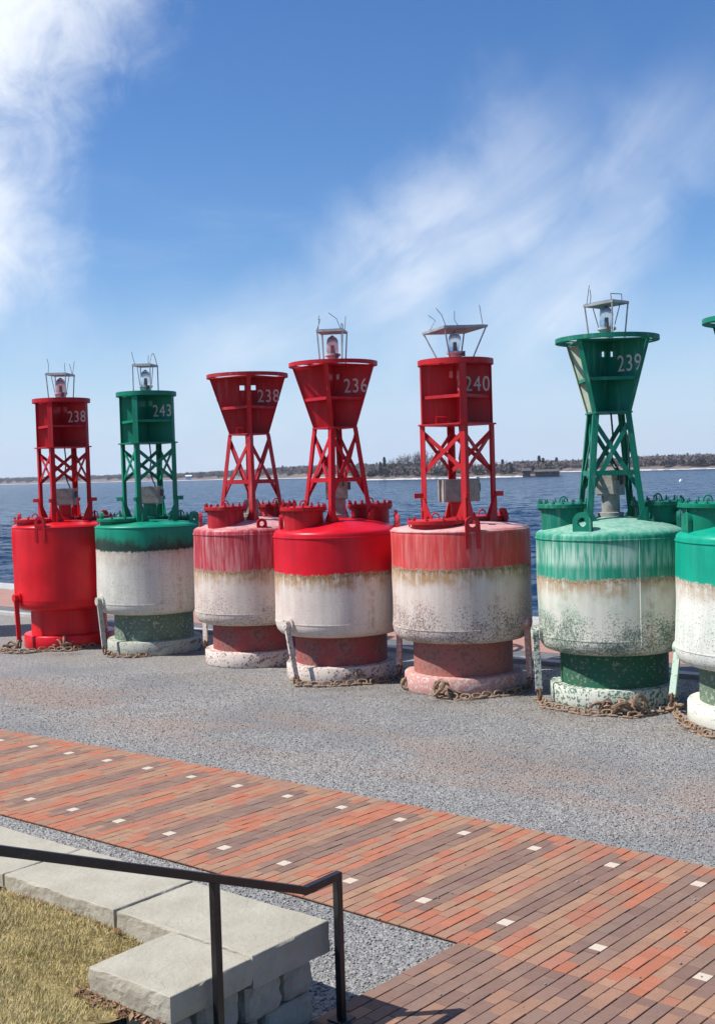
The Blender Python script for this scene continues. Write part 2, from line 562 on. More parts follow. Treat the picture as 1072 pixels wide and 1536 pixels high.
# quay: kerb, walkway, concrete cap
M['concrete'] = simple('pale concrete', (0.42, 0.41, 0.39), 0.85, 0.15, 3, 0, 0.2, 0.3, dark=(0.25, 0.24, 0.22))
M['asphalt'] = simple('grey asphalt', (0.13, 0.13, 0.135), 0.9, 0.2, 5, 0, 0.3, 0.3)
tag(quad_box(MB(), -90, 90, 16.2, 16.42, -0.4, 0.07).build('quay_kerb', M['concrete']), kind='structure', label='pale concrete kerb behind the buoys')
tag(quad_box(MB(), -90, 90, 16.42, 17.2, -3, 0.03).build('walkway_margin', M['asphalt']), kind='structure', label='grey asphalt strip along the red walkway')
m, t, b = mat('red walkway pavers')
pos = t.geo()['Position']
px_, py_, pz_ = t.sep(pos)
loc = t.comb(t.m('ADD', t.m('MULTIPLY', px_, AX.x), t.m('MULTIPLY', py_, AX.y)), t.m('ADD', t.m('MULTIPLY', px_, NX.x), t.m('MULTIPLY', py_, NX.y)), 0.0)
bk = t.n('ShaderNodeTexBrick', {'Vector': loc, 'Color1': (0.33, 0.165, 0.125, 1), 'Color2': (0.40, 0.22, 0.17, 1), 'Mortar': (0.2, 0.14, 0.12, 1), 'Scale': 1.0,
                                'Mortar Size': 0.008, 'Brick Width': 0.2, 'Row Height': 0.1})
setb(t, b, t.mix(t.sm(t.noise(pos, 0.8, 4), 0.3, 0.7), bk.outputs[0], (0.36, 0.20, 0.16)), 0.85, None, 0.3)
tag(quad_box(MB(), -90, 90, 17.2, 19.9, -3, 0.034).build('river_walkway', m), kind='structure', label='reddish brick river walkway behind the buoys')
tag(quad_box(MB(), -90, 90, 19.9, 21.05, -4, 0.06).build('quay_edge', M['concrete']), kind='structure', label='pale concrete quay edge above the water')

# river: wind waves, modelled out to about 150 m, finer ripples in the material
m, t, b = mat('river water')
pos = t.geo()['Position']
def ripple(sc, k, seed):
    c_ = t.n('ShaderNodeTexNoise', {'Vector': t.n('ShaderNodeVectorMath', [t.vmul(pos, (0.6, 1.0, 1)), (seed, seed * 2.0, 0)], operation='ADD').outputs[0], 'Scale': sc, 'Detail': 3.0, 'Roughness': 0.6}).outputs['Color']
    d_ = t.n('ShaderNodeVectorMath', [c_, (0.5, 0.5, 0.5)], operation='SUBTRACT').outputs[0]
    return t.vmul(d_, (k * 0.7, k, 0.0))


nrm_ = t.geo()['Normal']
for sc, k, sd in ((1.3, 2.0, 3.1), (4.0, 1.2, 9.7), (0.30, 1.0, 5.3)):
    nrm_ = t.n('ShaderNodeVectorMath', [nrm_, ripple(sc, k, sd)], operation='ADD').outputs[0]
nrm_ = t.n('ShaderNodeVectorMath', [nrm_], operation='NORMALIZE').outputs[0]
setb(t, b, (0.009, 0.036, 0.088), 0.18, nrm_, 0.04)
b.inputs['IOR'].default_value = 1.333
M['water'] = m
az_ = np.radians(np.linspace(-27, 27, 420))
ds_ = np.concatenate([np.arange(16, 70, 0.22), np.geomspace(70, 170, 190)[:-1], np.geomspace(170, 7000, 40)])
AZ_, DS_ = np.meshgrid(az_, ds_, indexing='ij')
WX, WY = np.sin(AZ_) * DS_, np.cos(AZ_) * DS_
WZ = np.zeros_like(WX)
for k in range(44):
    lam = 0.75 * (6.0 / 0.75) ** nr.rand()
    th_ = rad(-68) + nr.normal(0, 0.5)
    WZ += 0.0062 * lam ** 0.9 * np.sin((WX * math.cos(th_) + WY * math.sin(th_)) * 2 * math.pi / lam + nr.rand() * 6.283) * np.clip((lam * 60 - DS_) / 40, 0, 1)
WZ = WATER_Z + np.sign(WZ) * np.abs(WZ) ** 1.0 * np.clip((165 - DS_) / 60, 0, 1)
nd, na = len(ds_), len(az_)
V = np.stack([WX, WY, WZ], -1).reshape(-1, 3)
q0 = (np.arange(na - 1)[:, None] * nd + np.arange(nd - 1)[None]).ravel()
F4 = np.stack([q0, q0 + 1, q0 + nd + 1, q0 + nd], -1)
nv = len(V)
side = []
for sg, col in ((-1, 0), (1, na - 1)):
    a27 = rad(27)
    side += [(math.sin(sg * a27) * 16, math.cos(a27) * 16, WATER_Z), (math.sin(sg * a27) * 7000, math.cos(a27) * 7000, WATER_Z), (sg * 7000, 100, WATER_Z), (sg * 60, 1, WATER_Z)]
V = np.concatenate([V, np.array(side)])
F4 = np.concatenate([F4, [[nv, nv + 3, nv + 2, nv + 1], [nv + 4, nv + 5, nv + 6, nv + 7]]])
wme = raw_mesh('river_water', V, F4[:, ::-1] if False else F4, [m])
wme.polygons.foreach_set('use_smooth', [True] * len(wme.polygons))
wo_ = link('river_water', wme)
tag(wo_, kind='structure', label='blue rippled river water')

# ------------------------------------------------------------------ far shores
M['bank'] = simple('far bank soil', (0.15, 0.12, 0.108), 0.95, 0.25, 0.05, spec=0.1)
M['ice'] = simple('shore ice', (0.52, 0.52, 0.51), 0.7, 0.05, 0.1)


def wood_mat(name, col):
    """far twigs: soft shading, as a mass of fine branches has"""
    m, t, b = mat(name)
    g_ = t.geo()
    n = t.noise(g_['Position'], 0.09, 4, 0.6)
    c = t.mix(t.sm(n, 0.3, 0.7), tuple(x * 0.82 for x in col), tuple(x * 1.2 for x in col))
    nv = t.n('ShaderNodeVectorMath', [t.vmul(g_['Normal'], 0.45), (-0.35, -0.55, 0.6)], operation='ADD').outputs[0]
    setb(t, b, c, 0.95, t.n('ShaderNodeVectorMath', [nv], operation='NORMALIZE').outputs[0], 0.05)
    return m


WOOD = [wood_mat('bare woods grey', (0.138, 0.120, 0.118)), wood_mat('bare woods brown', (0.150, 0.120, 0.106)), wood_mat('bare woods violet', (0.130, 0.114, 0.120)), wood_mat('far conifers', (0.05, 0.062, 0.05)), wood_mat('point trees', (0.088, 0.074, 0.070))]


def at_far(px, py, dist):
    """photo column px at a distance; height from the photo row"""
    d = ray(px, py)
    k = dist / math.hypot(d.x, d.y)
    return Vector((d.x * k, d.y * k, CAM_H + d.z * k))


def shore(name, lab, cols, n_trees, low=2.0, ice=1.0, wname=None, wlab=None):
    xs = [c[0] for c in cols]
    L = 60
    pts, fs, top = [], [], []
    icev, icef = [], []
    for i in range(L + 1):
        x = xs[0] + (xs[-1] - xs[0]) * i / L
        dist = float(np.interp(x, xs, [c[1] for c in cols])) * (1 + 0.01 * mnoise.noise(Vector((i * 0.6, 3.1, 0))))
        yt = float(np.interp(x, xs, [c[2] for c in cols]))
        tp = at_far(x, yt, dist + 30)
        d = Vector((tp.x, tp.y, 0)).normalized()
        hz = max(low, tp.z - 6.0)
        for k, (off, z) in enumerate(((0, WATER_Z - 1), (3, WATER_Z + 0.9), (14, low * 0.8), (45, hz), (160, hz * 0.9), (170, WATER_Z - 1))):
            p = d * (dist + off)
            pts.append((p.x, p.y, z + (0.4 * mnoise.noise(Vector((i, k, 5))) if k in (2, 3) else 0)))
        top.append((x, dist, tp.z, hz))
        hi = ice * (0.55 + 0.5 * mnoise.noise(Vector((i * 1.3, 0, 9))))
        for off, z in ((-3.0, WATER_Z - 0.3), (-2.6, WATER_Z + hi), (4.0, WATER_Z + hi * 1.15), (5.0, WATER_Z - 0.3)):
            p = d * (dist + off)
            icev.append((p.x, p.y, z))
    fs = [(i * 6 + k, (i + 1) * 6 + k, (i + 1) * 6 + k + 1, i * 6 + k + 1) for i in range(L) for k in range(5)]
    icef = [(i * 4 + k, (i + 1) * 4 + k, (i + 1) * 4 + k + 1, i * 4 + k + 1) for i in range(L) for k in range(3)]
    tag(MB().add(pts, fs).build(name, M['bank'], smooth=True), lab, kind='structure')
    tag(MB().add(icev, icef).build('shore_ice', M['ice']), 'white strip of ice and sand along the ' + lab.split(' with')[0], kind='structure')
    if not n_trees:
        return
    V, MI = [], []
    for k in range(n_trees):
        x = xs[0] + (xs[-1] - xs[0]) * rng.random()
        _, dist, tz, hz = top[min(L, int((x - xs[0]) / (xs[-1] - xs[0]) * L))]
        d = ray(x, 700)
        back = 6 + 60 * rng.random() ** 1.3
        kk = (dist + back) / math.hypot(d.x, d.y)
        base = np.array((d.x * kk, d.y * kk, low * 0.8 + (hz - low * 0.8) * min(1, max(0, back - 14) / 31)))
        H = max(4.0, (tz - base[2]) * rng.uniform(0.76, 0.98))
        con = rng.random() < 0.035
        nt = 84
        u = nr.normal(size=(nt, 3))
        u /= np.linalg.norm(u, axis=1)[:, None]
        u *= nr.rand(nt, 1) ** 0.4
        if con:
            hgt = nr.rand(nt)
            c = np.stack([u[:, 0] * 2.2 * (1 - hgt), u[:, 1] * 2.2 * (1 - hgt), hgt * H * 1.08], 1)
        else:
            c = u * np.array((H * 0.30 + 1, H * 0.30 + 1, H * 0.5)) + np.array((0, 0, H * 0.5))
        s = 0.34 + dist / 2300
        tri = c[:, None, :] + nr.normal(size=(nt, 3, 3)) * s * np.array((0.7, 0.7, 0.75))
        V.append((tri + base).reshape(-1, 3))
        MI.append(np.full(nt, 3 if con else rng.choice((0, 0, 1, 2, 2))))
    V = np.concatenate(V)
    o = link(wname, raw_mesh(wname, V, np.arange(len(V)).reshape(-1, 3), WOOD, np.concatenate(MI)))
    tag(o, wlab, kind='stuff')


shore('far_shore', 'low far shore beyond the open river with bare woods', [(-260, 2500, 724), (0, 2450, 717), (150, 1950, 712.5), (270, 1500, 709), (350, 1350, 705), (430, 1150, 699), (480, 1050, 696), (545, 980, 695), (640, 960, 694)],
      1500, 2.0, 1.1, 'far_woods', 'distant bare woods on the low far shore')
shore('near_shore', 'wooded shore across the river with a pale beach', [(770, 1000, 691), (850, 860, 690), (900, 820, 687), (970, 760, 682.5), (1072, 750, 680), (1330, 740, 676)],
      1100, 2.0, 1.0, 'shore_woods', 'violet brown bare woods along the wooded shore')
shore('wooded_point', 'low wooded point jutting into the river', [(527, 640, 716), (545, 618, 711), (575, 600, 702), (640, 570, 699), (740, 550, 700), (780, 538, 703), (800, 535, 709), (826, 532, 712), (838, 534, 713)],
      420, 1.0, 0.9, 'point_thicket', 'brown brush and thicket on the wooded point')

# ------------------------------------------------------------------ brick path
UX, UY = (0.0009015892, 0.5185711276, -3.90756063), (-0.0035229754, -0.3922493517, 13.89462965)
BD = Vector((math.cos(rad(48.6)), math.sin(rad(48.6)), 0))
T_HI, T_LO, T_ROW2 = 0.41, -1.94, -1.468


def path_pt(i, tt, z=0.0):
    p = Vector((UX[0] * i * i + UX[1] * i + UX[2], UY[0] * i * i + UY[1] * i + UY[2], 0)) + BD * tt
    return Vector((p.x, p.y, z))


def path_coords(X, Y):
    """inverse of path_pt for arrays: row position i, offset t"""
    i = np.full(X.shape, 6.0)
    for _ in range(12):
        ux, uy = UX[0] * i * i + UX[1] * i + UX[2], UY[0] * i * i + UY[1] * i + UY[2]
        tx, ty = 2 * UX[0] * i + UX[1], 2 * UY[0] * i + UY[1]
        # solve P = U + dt*T*di + BD*t
        det = tx * BD.y - ty * BD.x
        di = ((X - ux) * BD.y - (Y - uy) * BD.x) / det
        i = i + di
    ux, uy = UX[0] * i * i + UX[1] * i + UX[2], UY[0] * i * i + UY[1] * i + UY[2]
    return i, (X - ux) * BD.x + (Y - uy) * BD.y


def brick_mat(name, col, col2):
    m, t, b = mat(name)
    pos = t.geo()['Position']
    n1 = t.noise(pos, 7.0, 5, 0.6)
    n2 = t.noise(pos, 55.0, 4, 0.7)
    rnd = t.n('ShaderNodeObjectInfo').outputs['Random']
    c = t.mix(t.sm(t.m('ADD', n1, t.m('MULTIPLY', t.m('SUBTRACT', rnd, 0.5), 0.35)), 0.3, 0.7), col, col2)
    c = t.mix(t.sm(n2, 0.50, 0.72, 0.0, 0.40), c, tuple(x * 0.55 for x in col))
    c = t.mix(t.sm(t.noise(pos, 2.2, 4), 0.55, 0.75, 0.0, 0.25), c, (0.24, 0.19, 0.16))
    setb(t, b, c, 0.86, t.bump(n2, 0.35, 0.004), 0.3)
    return m


BRICK = [brick_mat('orange brick', (0.34, 0.126, 0.072), (0.39, 0.148, 0.088)), brick_mat('tan brick', (0.29, 0.168, 0.105), (0.34, 0.195, 0.125)),
         brick_mat('brown brick', (0.265, 0.150, 0.100), (0.31, 0.17, 0.115)), brick_mat('rose brick', (0.31, 0.130, 0.084), (0.345, 0.148, 0.098)),
         brick_mat('grey green brick', (0.16, 0.12, 0.09), (0.19, 0.14, 0.105)), brick_mat('dark plum brick', (0.185, 0.118, 0.092), (0.22, 0.140, 0.108)),
         brick_mat('dark umber brick', (0.20, 0.126, 0.094), (0.235, 0.148, 0.112)), brick_mat('landing brick', (0.20, 0.120, 0.088), (0.235, 0.142, 0.108)),
         brick_mat('landing dark brick', (0.18, 0.108, 0.084), (0.21, 0.128, 0.10))]
m, t, b = mat('pale marker tile')
setb(t, b, t.mix(t.noise(t.geo()['Position'], 30, 4), (0.48, 0.40, 0.31), (0.56, 0.48, 0.39)), 0.8, None, 0.3)
BRICK.append(m)
M['joint_sand'] = simple('dark joint sand', (0.19, 0.105, 0.072), 0.95, 0.4, 30, spec=0.1)
BR_W, BR_H, Z_TOP = 0.0978, 0.016, 0.022
brick_cache = {}


def brick_shape(ln, wd, h):
    """chamfered paver, top at z = h"""
    c = 0.0018
    x, y = ln / 2, wd / 2
    vs = [(sx * x, sy * y, 0) for sx, sy in ((-1, -1), (1, -1), (1, 1), (-1, 1))]
    vs += [(sx * x, sy * y, h - c) for sx, sy in ((-1, -1), (1, -1), (1, 1), (-1, 1))]
    vs += [(sx * (x - c), sy * (y - c), h) for sx, sy in ((-1, -1), (1, -1), (1, 1), (-1, 1))]
    fs = [(8, 9, 10, 11)] + [(i, (i + 1) % 4, 4 + (i + 1) % 4, 4 + i) for i in range(4)] + [(4 + i, 4 + (i + 1) % 4, 8 + (i + 1) % 4, 8 + i) for i in range(4)]
    return vs, fs


def lay_bricks(parent, cells, limit, part_name, rest_name):
    """cells: (i, t0, t1, material index). The nearest in view become parts, the rest one joined part"""
    items = []
    for i, t0, t1, mi in cells:
        c = path_pt(i, (t0 + t1) / 2)
        q = project((c.x, c.y, Z_TOP))
        vis = -25 < q[0] < 1097 and q[1] < 1560
        items.append((not vis, c.length, i, t0, t1, mi, c))
    items.sort(key=lambda e: (e[0], e[1]))
    rest = MB()
    n_part = 0
    for hid, dist, i, t0, t1, mi, c in items:
        ln = round(t1 - t0 - 0.0045, 3)
        wd = BR_W - 0.0038
        yaw = math.atan2(BD.y, BD.x) + rng.uniform(-1, 1) * 0.012
        dz = rng.uniform(-0.0026, 0.0026)
        if n_part < limit and not hid:
            key = (round(ln, 3), mi)
            if key not in brick_cache:
                vs, fs = brick_shape(round(ln, 3), wd, BR_H)
                brick_cache[key] = MB().add(vs, fs).mesh('brick', BRICK[mi])
            o = link('marker_tile' if mi == len(BRICK) - 1 else part_name, brick_cache[key], parent)
            o.location = (c.x, c.y, Z_TOP - BR_H + dz)
            o.rotation_euler = (rng.uniform(-1, 1) * 0.006, rng.uniform(-1, 1) * 0.004, yaw)
            n_part += 1
        else:
            vs, fs = brick_shape(ln, wd, BR_H)
            cs, sn = math.cos(yaw), math.sin(yaw)
            rest.add([(c.x + x * cs - y * sn, c.y + x * sn + y * cs, Z_TOP - BR_H + dz + z) for x, y, z in vs], fs, mi)
    if rest.v:
        tag(rest.build(rest_name, BRICK, parent), kind='stuff')


def split(t0, t1, off):
    out, tt = [], t0
    first = off
    while tt < t1 - 1e-4:
        nx = tt + (first if first else 0.2)
        first = 0
        if t1 - nx < 0.05:
            nx = t1
        out.append((tt, min(nx, t1)))
        tt = nx
    return out


R0, R1 = -30, 122
base = MB()
pts = []
for r in range(R0, R1 + 1, 4):
    pts += [path_pt((r - 0.5) / 7, T_LO - 0.004, 0.016), path_pt((r - 0.5) / 7, T_HI + 0.004, 0.016)]
base.add(pts, [(2 * k, 2 * k + 2, 2 * k + 3, 2 * k + 1) for k in range(len(pts) // 2 - 1)])
path = tag(base.build('brick_path', M['joint_sand']), kind='structure', label='red and brown striped brick path with pale marker tiles')
cells, tiles = [], []
TILE = len(BRICK) - 1
for r in range(R0, R1):
    fixed = []
    if r % 7 == 0:
        fixed = [(T_ROW2 - 0.05, T_ROW2 + 0.05), (-0.05, 0.05)]
    segs, cur = [], T_LO
    for f0, f1 in fixed:
        segs.append((cur, f0))
        cells.append((r / 7, f0, f1, TILE))
        cur = f1
    segs.append((cur, T_HI))
    mean_col = rng.choice((0, 1, 2, 3, 1, 2))
    run = 0
    for s0, s1 in segs:
        for t0, t1 in split(s0, s1, 0.1 if r % 2 else rng.choice((0.2, 0.17))):
            tm = (t0 + t1) / 2
            if r % 7 in (6, 0, 1) and -1.80 + 0.2 * (r % 2) < tm < 0.20:
                mi = rng.choice((5, 5, 6, 6, 7, 8, 8))
            else:
                if run <= 0:
                    mean_col = rng.choices((0, 1, 2, 3, 4), (0.28, 0.28, 0.28, 0.16, 0.0))[0]
                    run = rng.choice((1, 1, 1, 2, 2))
                mi = mean_col
                run -= 1
            cells.append((r / 7, t0, t1, mi))
lay_bricks(path, cells, 300, 'brick', 'brick_field')

land = MB()
rl0, rl1 = 77, 112
T_END = T_LO - 1.9
pts = []
for r in range(rl0, rl1 + 1, 5):
    pts += [path_pt((r - 0.5) / 7, T_END, 0.0158), path_pt((r - 0.5) / 7, T_LO - 0.006, 0.0158)]
land.add(pts, [(2 * k, 2 * k + 2, 2 * k + 3, 2 * k + 1) for k in range(len(pts) // 2 - 1)])
landing = tag(land.build('brick_landing', M['joint_sand']), kind='structure', label='plain dark brown brick landing at the foot of the steps')
cells = []
for r in range(rl0, rl1):
    for t0, t1 in split(T_END, T_LO - 0.003, 0.1 if r % 2 else 0.2):
        cells.append((r / 7, t0, t1, rng.choice((7, 7, 8, 8, 6, 2, 5))))
lay_bricks(landing, cells, 290, 'brick', 'brick_field')

# loose gravel stones on the yard
NS = 62000
Y = 6.2 + (19.0 - 6.2) * nr.rand(NS) ** 1.25
X = (nr.rand(NS) * 2 - 1) * (Y * 0.34 + 0.3)
ii, tt = path_coords(X, Y)
a_ = X * AX.x + Y * AX.y
n_ = X * NX.x + Y * NX.y
onpath = (tt > T_LO - 0.01) & (tt < T_HI + 0.01)
onland = (ii > (rl0 - 0.6) / 7) & (tt <= T_LO + 0.01)
stray = nr.rand(NS) < 0.006
keep = (~onpath & ~onland | stray) & ~((n_ < 5.06) & (a_ < -4.42)) & (n_ > 4.75) & (n_ < 16.1)
zoff = np.where(onpath | onland, Z_TOP, 0.0)[keep]
X, Y = X[keep], Y[keep]
NS = len(X)
oct_v = np.array([(1, 0, 0), (0, 1, 0), (-1, 0, 0), (0, -1, 0), (0, 0, 1), (0, 0, -0.5)])
oct_f = np.array([(0, 1, 4), (1, 2, 4), (2, 3, 4), (3, 0, 4), (1, 0, 5), (2, 1, 5), (3, 2, 5), (0, 3, 5)])
sz = 0.0050 + 0.0085 * nr.rand(NS) ** 2.2
V = oct_v[None] * (0.65 + 0.7 * nr.rand(NS, 6, 1)) * sz[:, None, None] * np.array((1, 1, 0.75))
an = nr.rand(NS) * 6.283
cs, sn = np.cos(an)[:, None], np.sin(an)[:, None]
V = np.stack([V[..., 0] * cs - V[..., 1] * sn, V[..., 0] * sn + V[..., 1] * cs, V[..., 2]], -1)
V += np.stack([X, Y, zoff + sz * 0.25], -1)[:, None, :]
Fc = (oct_f[None] + (np.arange(NS) * 6)[:, None, None]).reshape(-1, 3)
mi = np.repeat(nr.choice(4, NS, p=(0.5, 0.17, 0.27, 0.06)), 8)
tag(link('gravel', raw_mesh('gravel', V.reshape(-1, 3), Fc, GRAVEL_STONES, mi)), 'loose grey gravel stones scattered over the yard', kind='stuff')

# ------------------------------------------------------------------ navigation buoys
BODY_R = 1.0


def RD(deg, r=1.0, z=0.0):
    """camera-side frame: 0 towards the viewer, 90 to the right"""
    a = rad(deg)
    return Vector((math.sin(a) * r, -math.cos(a) * r, z))


def text_mesh(body, h, m):
    cu = bpy.data.curves.new('numeral', 'FONT')
    cu.body = body
    cu.size = h / 0.70
    cu.extrude = 0.0015
    cu.space_character = 1.12
    cu.align_x = 'CENTER'
    cu.align_y = 'CENTER'
    ob = bpy.data.objects.new('numeral_tmp', cu)
    COL.objects.link(ob)
    dg = bpy.context.evaluated_depsgraph_get()
    me = bpy.data.meshes.new_from_object(ob.evaluated_get(dg))
    bpy.data.objects.remove(ob)
    me.materials.clear()
    me.materials.append(m)
    return me


def lifting_eye(root, pm, ang, r, z, low=0.0, scale=1.0):
    """upright plate with a round eye, tangential to the hull edge"""
    mb = MB()
    u, tg = RD(ang), RD(ang + 90)
    c = RD(ang, r, z)
    ro, ri, th = 0.105 * scale, 0.05 * scale, 0.05
    n = 16
    pts = []
    for s in (-th / 2, th / 2):
        for rr in (ro, ri):
            pts += [c + tg * (math.cos(2 * math.pi * k / n) * rr) + Vector((0, 0, math.sin(2 * math.pi * k / n) * rr)) + u * s for k in range(n)]
    fs = []
    for k in range(n):
        j = (k + 1) % n
        fs += [(k, j, n + j, n + k), (2 * n + k, 3 * n + k, 3 * n + j, 2 * n + j), (k, 2 * n + k, 2 * n + j, j), (n + k, n + j, 3 * n + j, 3 * n + k)]
    mb.add(pts, fs)
    mb.plate([c + tg * (-ro) + Vector((0, 0, -0.02)), c + tg * (-ri) + Vector((0, 0, -0.02)), c + tg * (-ri) + Vector((0, 0, -0.12 - low)), c + tg * (-ro) + Vector((0, 0, -0.12 - low))], u * (th * 0.98))
    mb.plate([c + tg * ri + Vector((0, 0, -0.02)), c + tg * ro + Vector((0, 0, -0.02)), c + tg * ro + Vector((0, 0, -0.12 - low)), c + tg * ri + Vector((0, 0, -0.12 - low))], u * (th * 0.98))
    return mb.build('lifting_eye', pm, root, True)


def hatch(root, pm, ang, r, z0, z1, tall):
    """battery pocket: drum with a bolted flange lid"""
    c = RD(ang, r)
    rr = 0.30 if tall else 0.34
    mb = MB().lathe([(rr, z0), (rr, z1 - 0.05)], 32, (c.x, c.y, 0))
    h = mb.build('battery_hatch', pm, root, True)
    MB().lathe([(rr + 0.055, z1 - 0.05), (rr + 0.06, z1 - 0.044), (rr + 0.06, z1 - 0.026)], 36, (c.x, c.y, 0)).build('flange', pm, h, True)
    MB().lathe([(rr + 0.052, z1 - 0.024), (rr + 0.052, z1), (rr + 0.045, z1 + 0.006), (rr * 0.3, z1 + 0.02), (0.001, z1 + 0.022)], 36, (c.x, c.y, 0)).build('lid', pm, h, True)
    bo = MB()
    nb = 16 if tall else 10
    for k in range(nb):
        a = 2 * math.pi * k / nb
        p = Vector((c.x + math.cos(a) * (rr + 0.028), c.y + math.sin(a) * (rr + 0.028), 0))
        hh = rng.uniform(0.045, 0.075) if tall else 0.05
        bo.cyl(p + Vector((0, 0, z1 - 0.085)), p + Vector((rng.uniform(-.004, .004), rng.uniform(-.004, .004), z1 + hh)), 0.011, n=6)
        bo.cyl(p + Vector((0, 0, z1 + 0.002)), p + Vector((0, 0, z1 + 0.026)), 0.023, n=6)
    tag(bo.build('bolts', pm, h), kind='stuff')
    gr = MB()
    gp = [c + Vector((math.cos(a) * 0.055, 0, z1 + 0.015 + math.sin(a) * 0.085)) for a in np.linspace(0, math.pi, 9)]
    gr.tube(gp, 0.011, 6)
    gr.build('handle', pm, h, True)
    return h


def fin_pieces(r_bot, r_top, zb, zt, hole):
    """(r, z) quads of a reflector fin with a small sight hole near the axis"""
    h0, h1, g0, g1 = hole

    def ro(z):
        return r_bot + (r_top - r_bot) * (z - zb) / (zt - zb)
    return [[(0, zb), (h0, zb), (h0, zt), (0, zt)], [(h0, zb), (h1, zb), (h1, g0), (h0, g0)], [(h0, g1), (h1, g1), (h1, zt), (h0, zt)],
            [(h1, zb), (ro(zb), zb), (ro(zt), zt), (h1, zt)]], ro


def lantern(root, z, glass, phi, panel, tall, wires, tilt=0.0, seed=0):
    rr = random.Random(seed)
    la = MB().lathe([(0.085, z), (0.075, z + 0.10), (0.125, z + 0.13), (0.125, z + 0.155), (0.085, z + 0.16)], 20).build('lantern', M['lamp_base'], root, True)
    MB().lathe([(0.082, z + 0.16), (0.095, z + 0.20), (0.09, z + 0.36), (0.07, z + 0.40), (0.001, z + 0.45)], 14).build('lens', glass, la, True)
    MB().cyl((0, 0, z + 0.16), (0, 0, z + 0.29), 0.028, 0.02, 8).build('bulb', M['dark_metal'], la, True)
    MB().box(RD(phi + 40, 0.13, z + 0.12), (0.05, 0.05, 0.07)).build('bracket', M['dark_metal'], la)
    zp = z + tall
    tv = Matrix.Rotation(tilt, 3, 'Y')

    def corner(k, f=1.0, dz=0.0):
        q = tv @ RD(phi + 45 + 90 * k, panel * 0.7071 * f, dz)
        return Vector((q.x, q.y, zp + q.z))
    fr = MB()
    fr.plate([corner(k) for k in range(4)], (0, 0, 0.035))
    sp = fr.build('solar_panel', M['steel'], root)
    pl = MB()
    pl.plate([corner(k, 0.93, 0.021) for k in range(4)], (0, 0, 0.004))
    pl.build('cell', M['solar'], sp)
    for k in range(4):
        fk = RD(phi + 45 + 90 * k, 0.17 if panel > 0.7 else 0.24, z)
        MB().cyl(fk, corner(k, 0.94, -0.016), 0.011, n=6).build('strut', M['steel'], sp)
    if panel < 0.7:
        for k in range(2):
            MB().cyl(RD(phi + 45 + 180 * k, 0.24, z + 0.02), corner(2 * k + 1, 0.6, -0.016), 0.007, n=5).build('strut', M['steel'], sp)
    for kind in wires:
        wb = MB()
        p = corner(rr.randrange(4), rr.uniform(0.6, 0.95), 0.018)
        if kind == 'arc':
            q0, q1 = corner(0, 0.9, 0.018), corner(1, 0.9, 0.018)
            wb.tube([q0.lerp(q1, s) + Vector((0, 0, math.sin(s * math.pi) * panel * 0.55)) for s in np.linspace(0, 1, 13)], 0.006, 5)
        elif kind == 'spike':
            e = p + Vector((rr.uniform(-0.06, 0.06), rr.uniform(-0.06, 0.06), rr.uniform(0.12, 0.3)))
            wb.tube([p, (p + e) / 2 + Vector((rr.uniform(-.01, .01), 0, 0)), e], 0.005, 5)
        elif kind == 'bent':
            e = p + Vector((rr.uniform(-0.12, 0.12), 0.02, 0.16))
            e2 = e + Vector((rr.uniform(-0.12, 0.12), 0.0, rr.uniform(0.0, 0.14)))
            wb.tube([p, e, e2], 0.005, 5)
        elif kind == 'bar':
            wb.tube([corner(0, 0.85, 0.018), corner(0, 0.85, 0.1), corner(1, 0.7, 0.12), corner(1, 0.7, 0.018)], 0.006, 5)
        wb.build('bird_wire', M['wire'], sp)


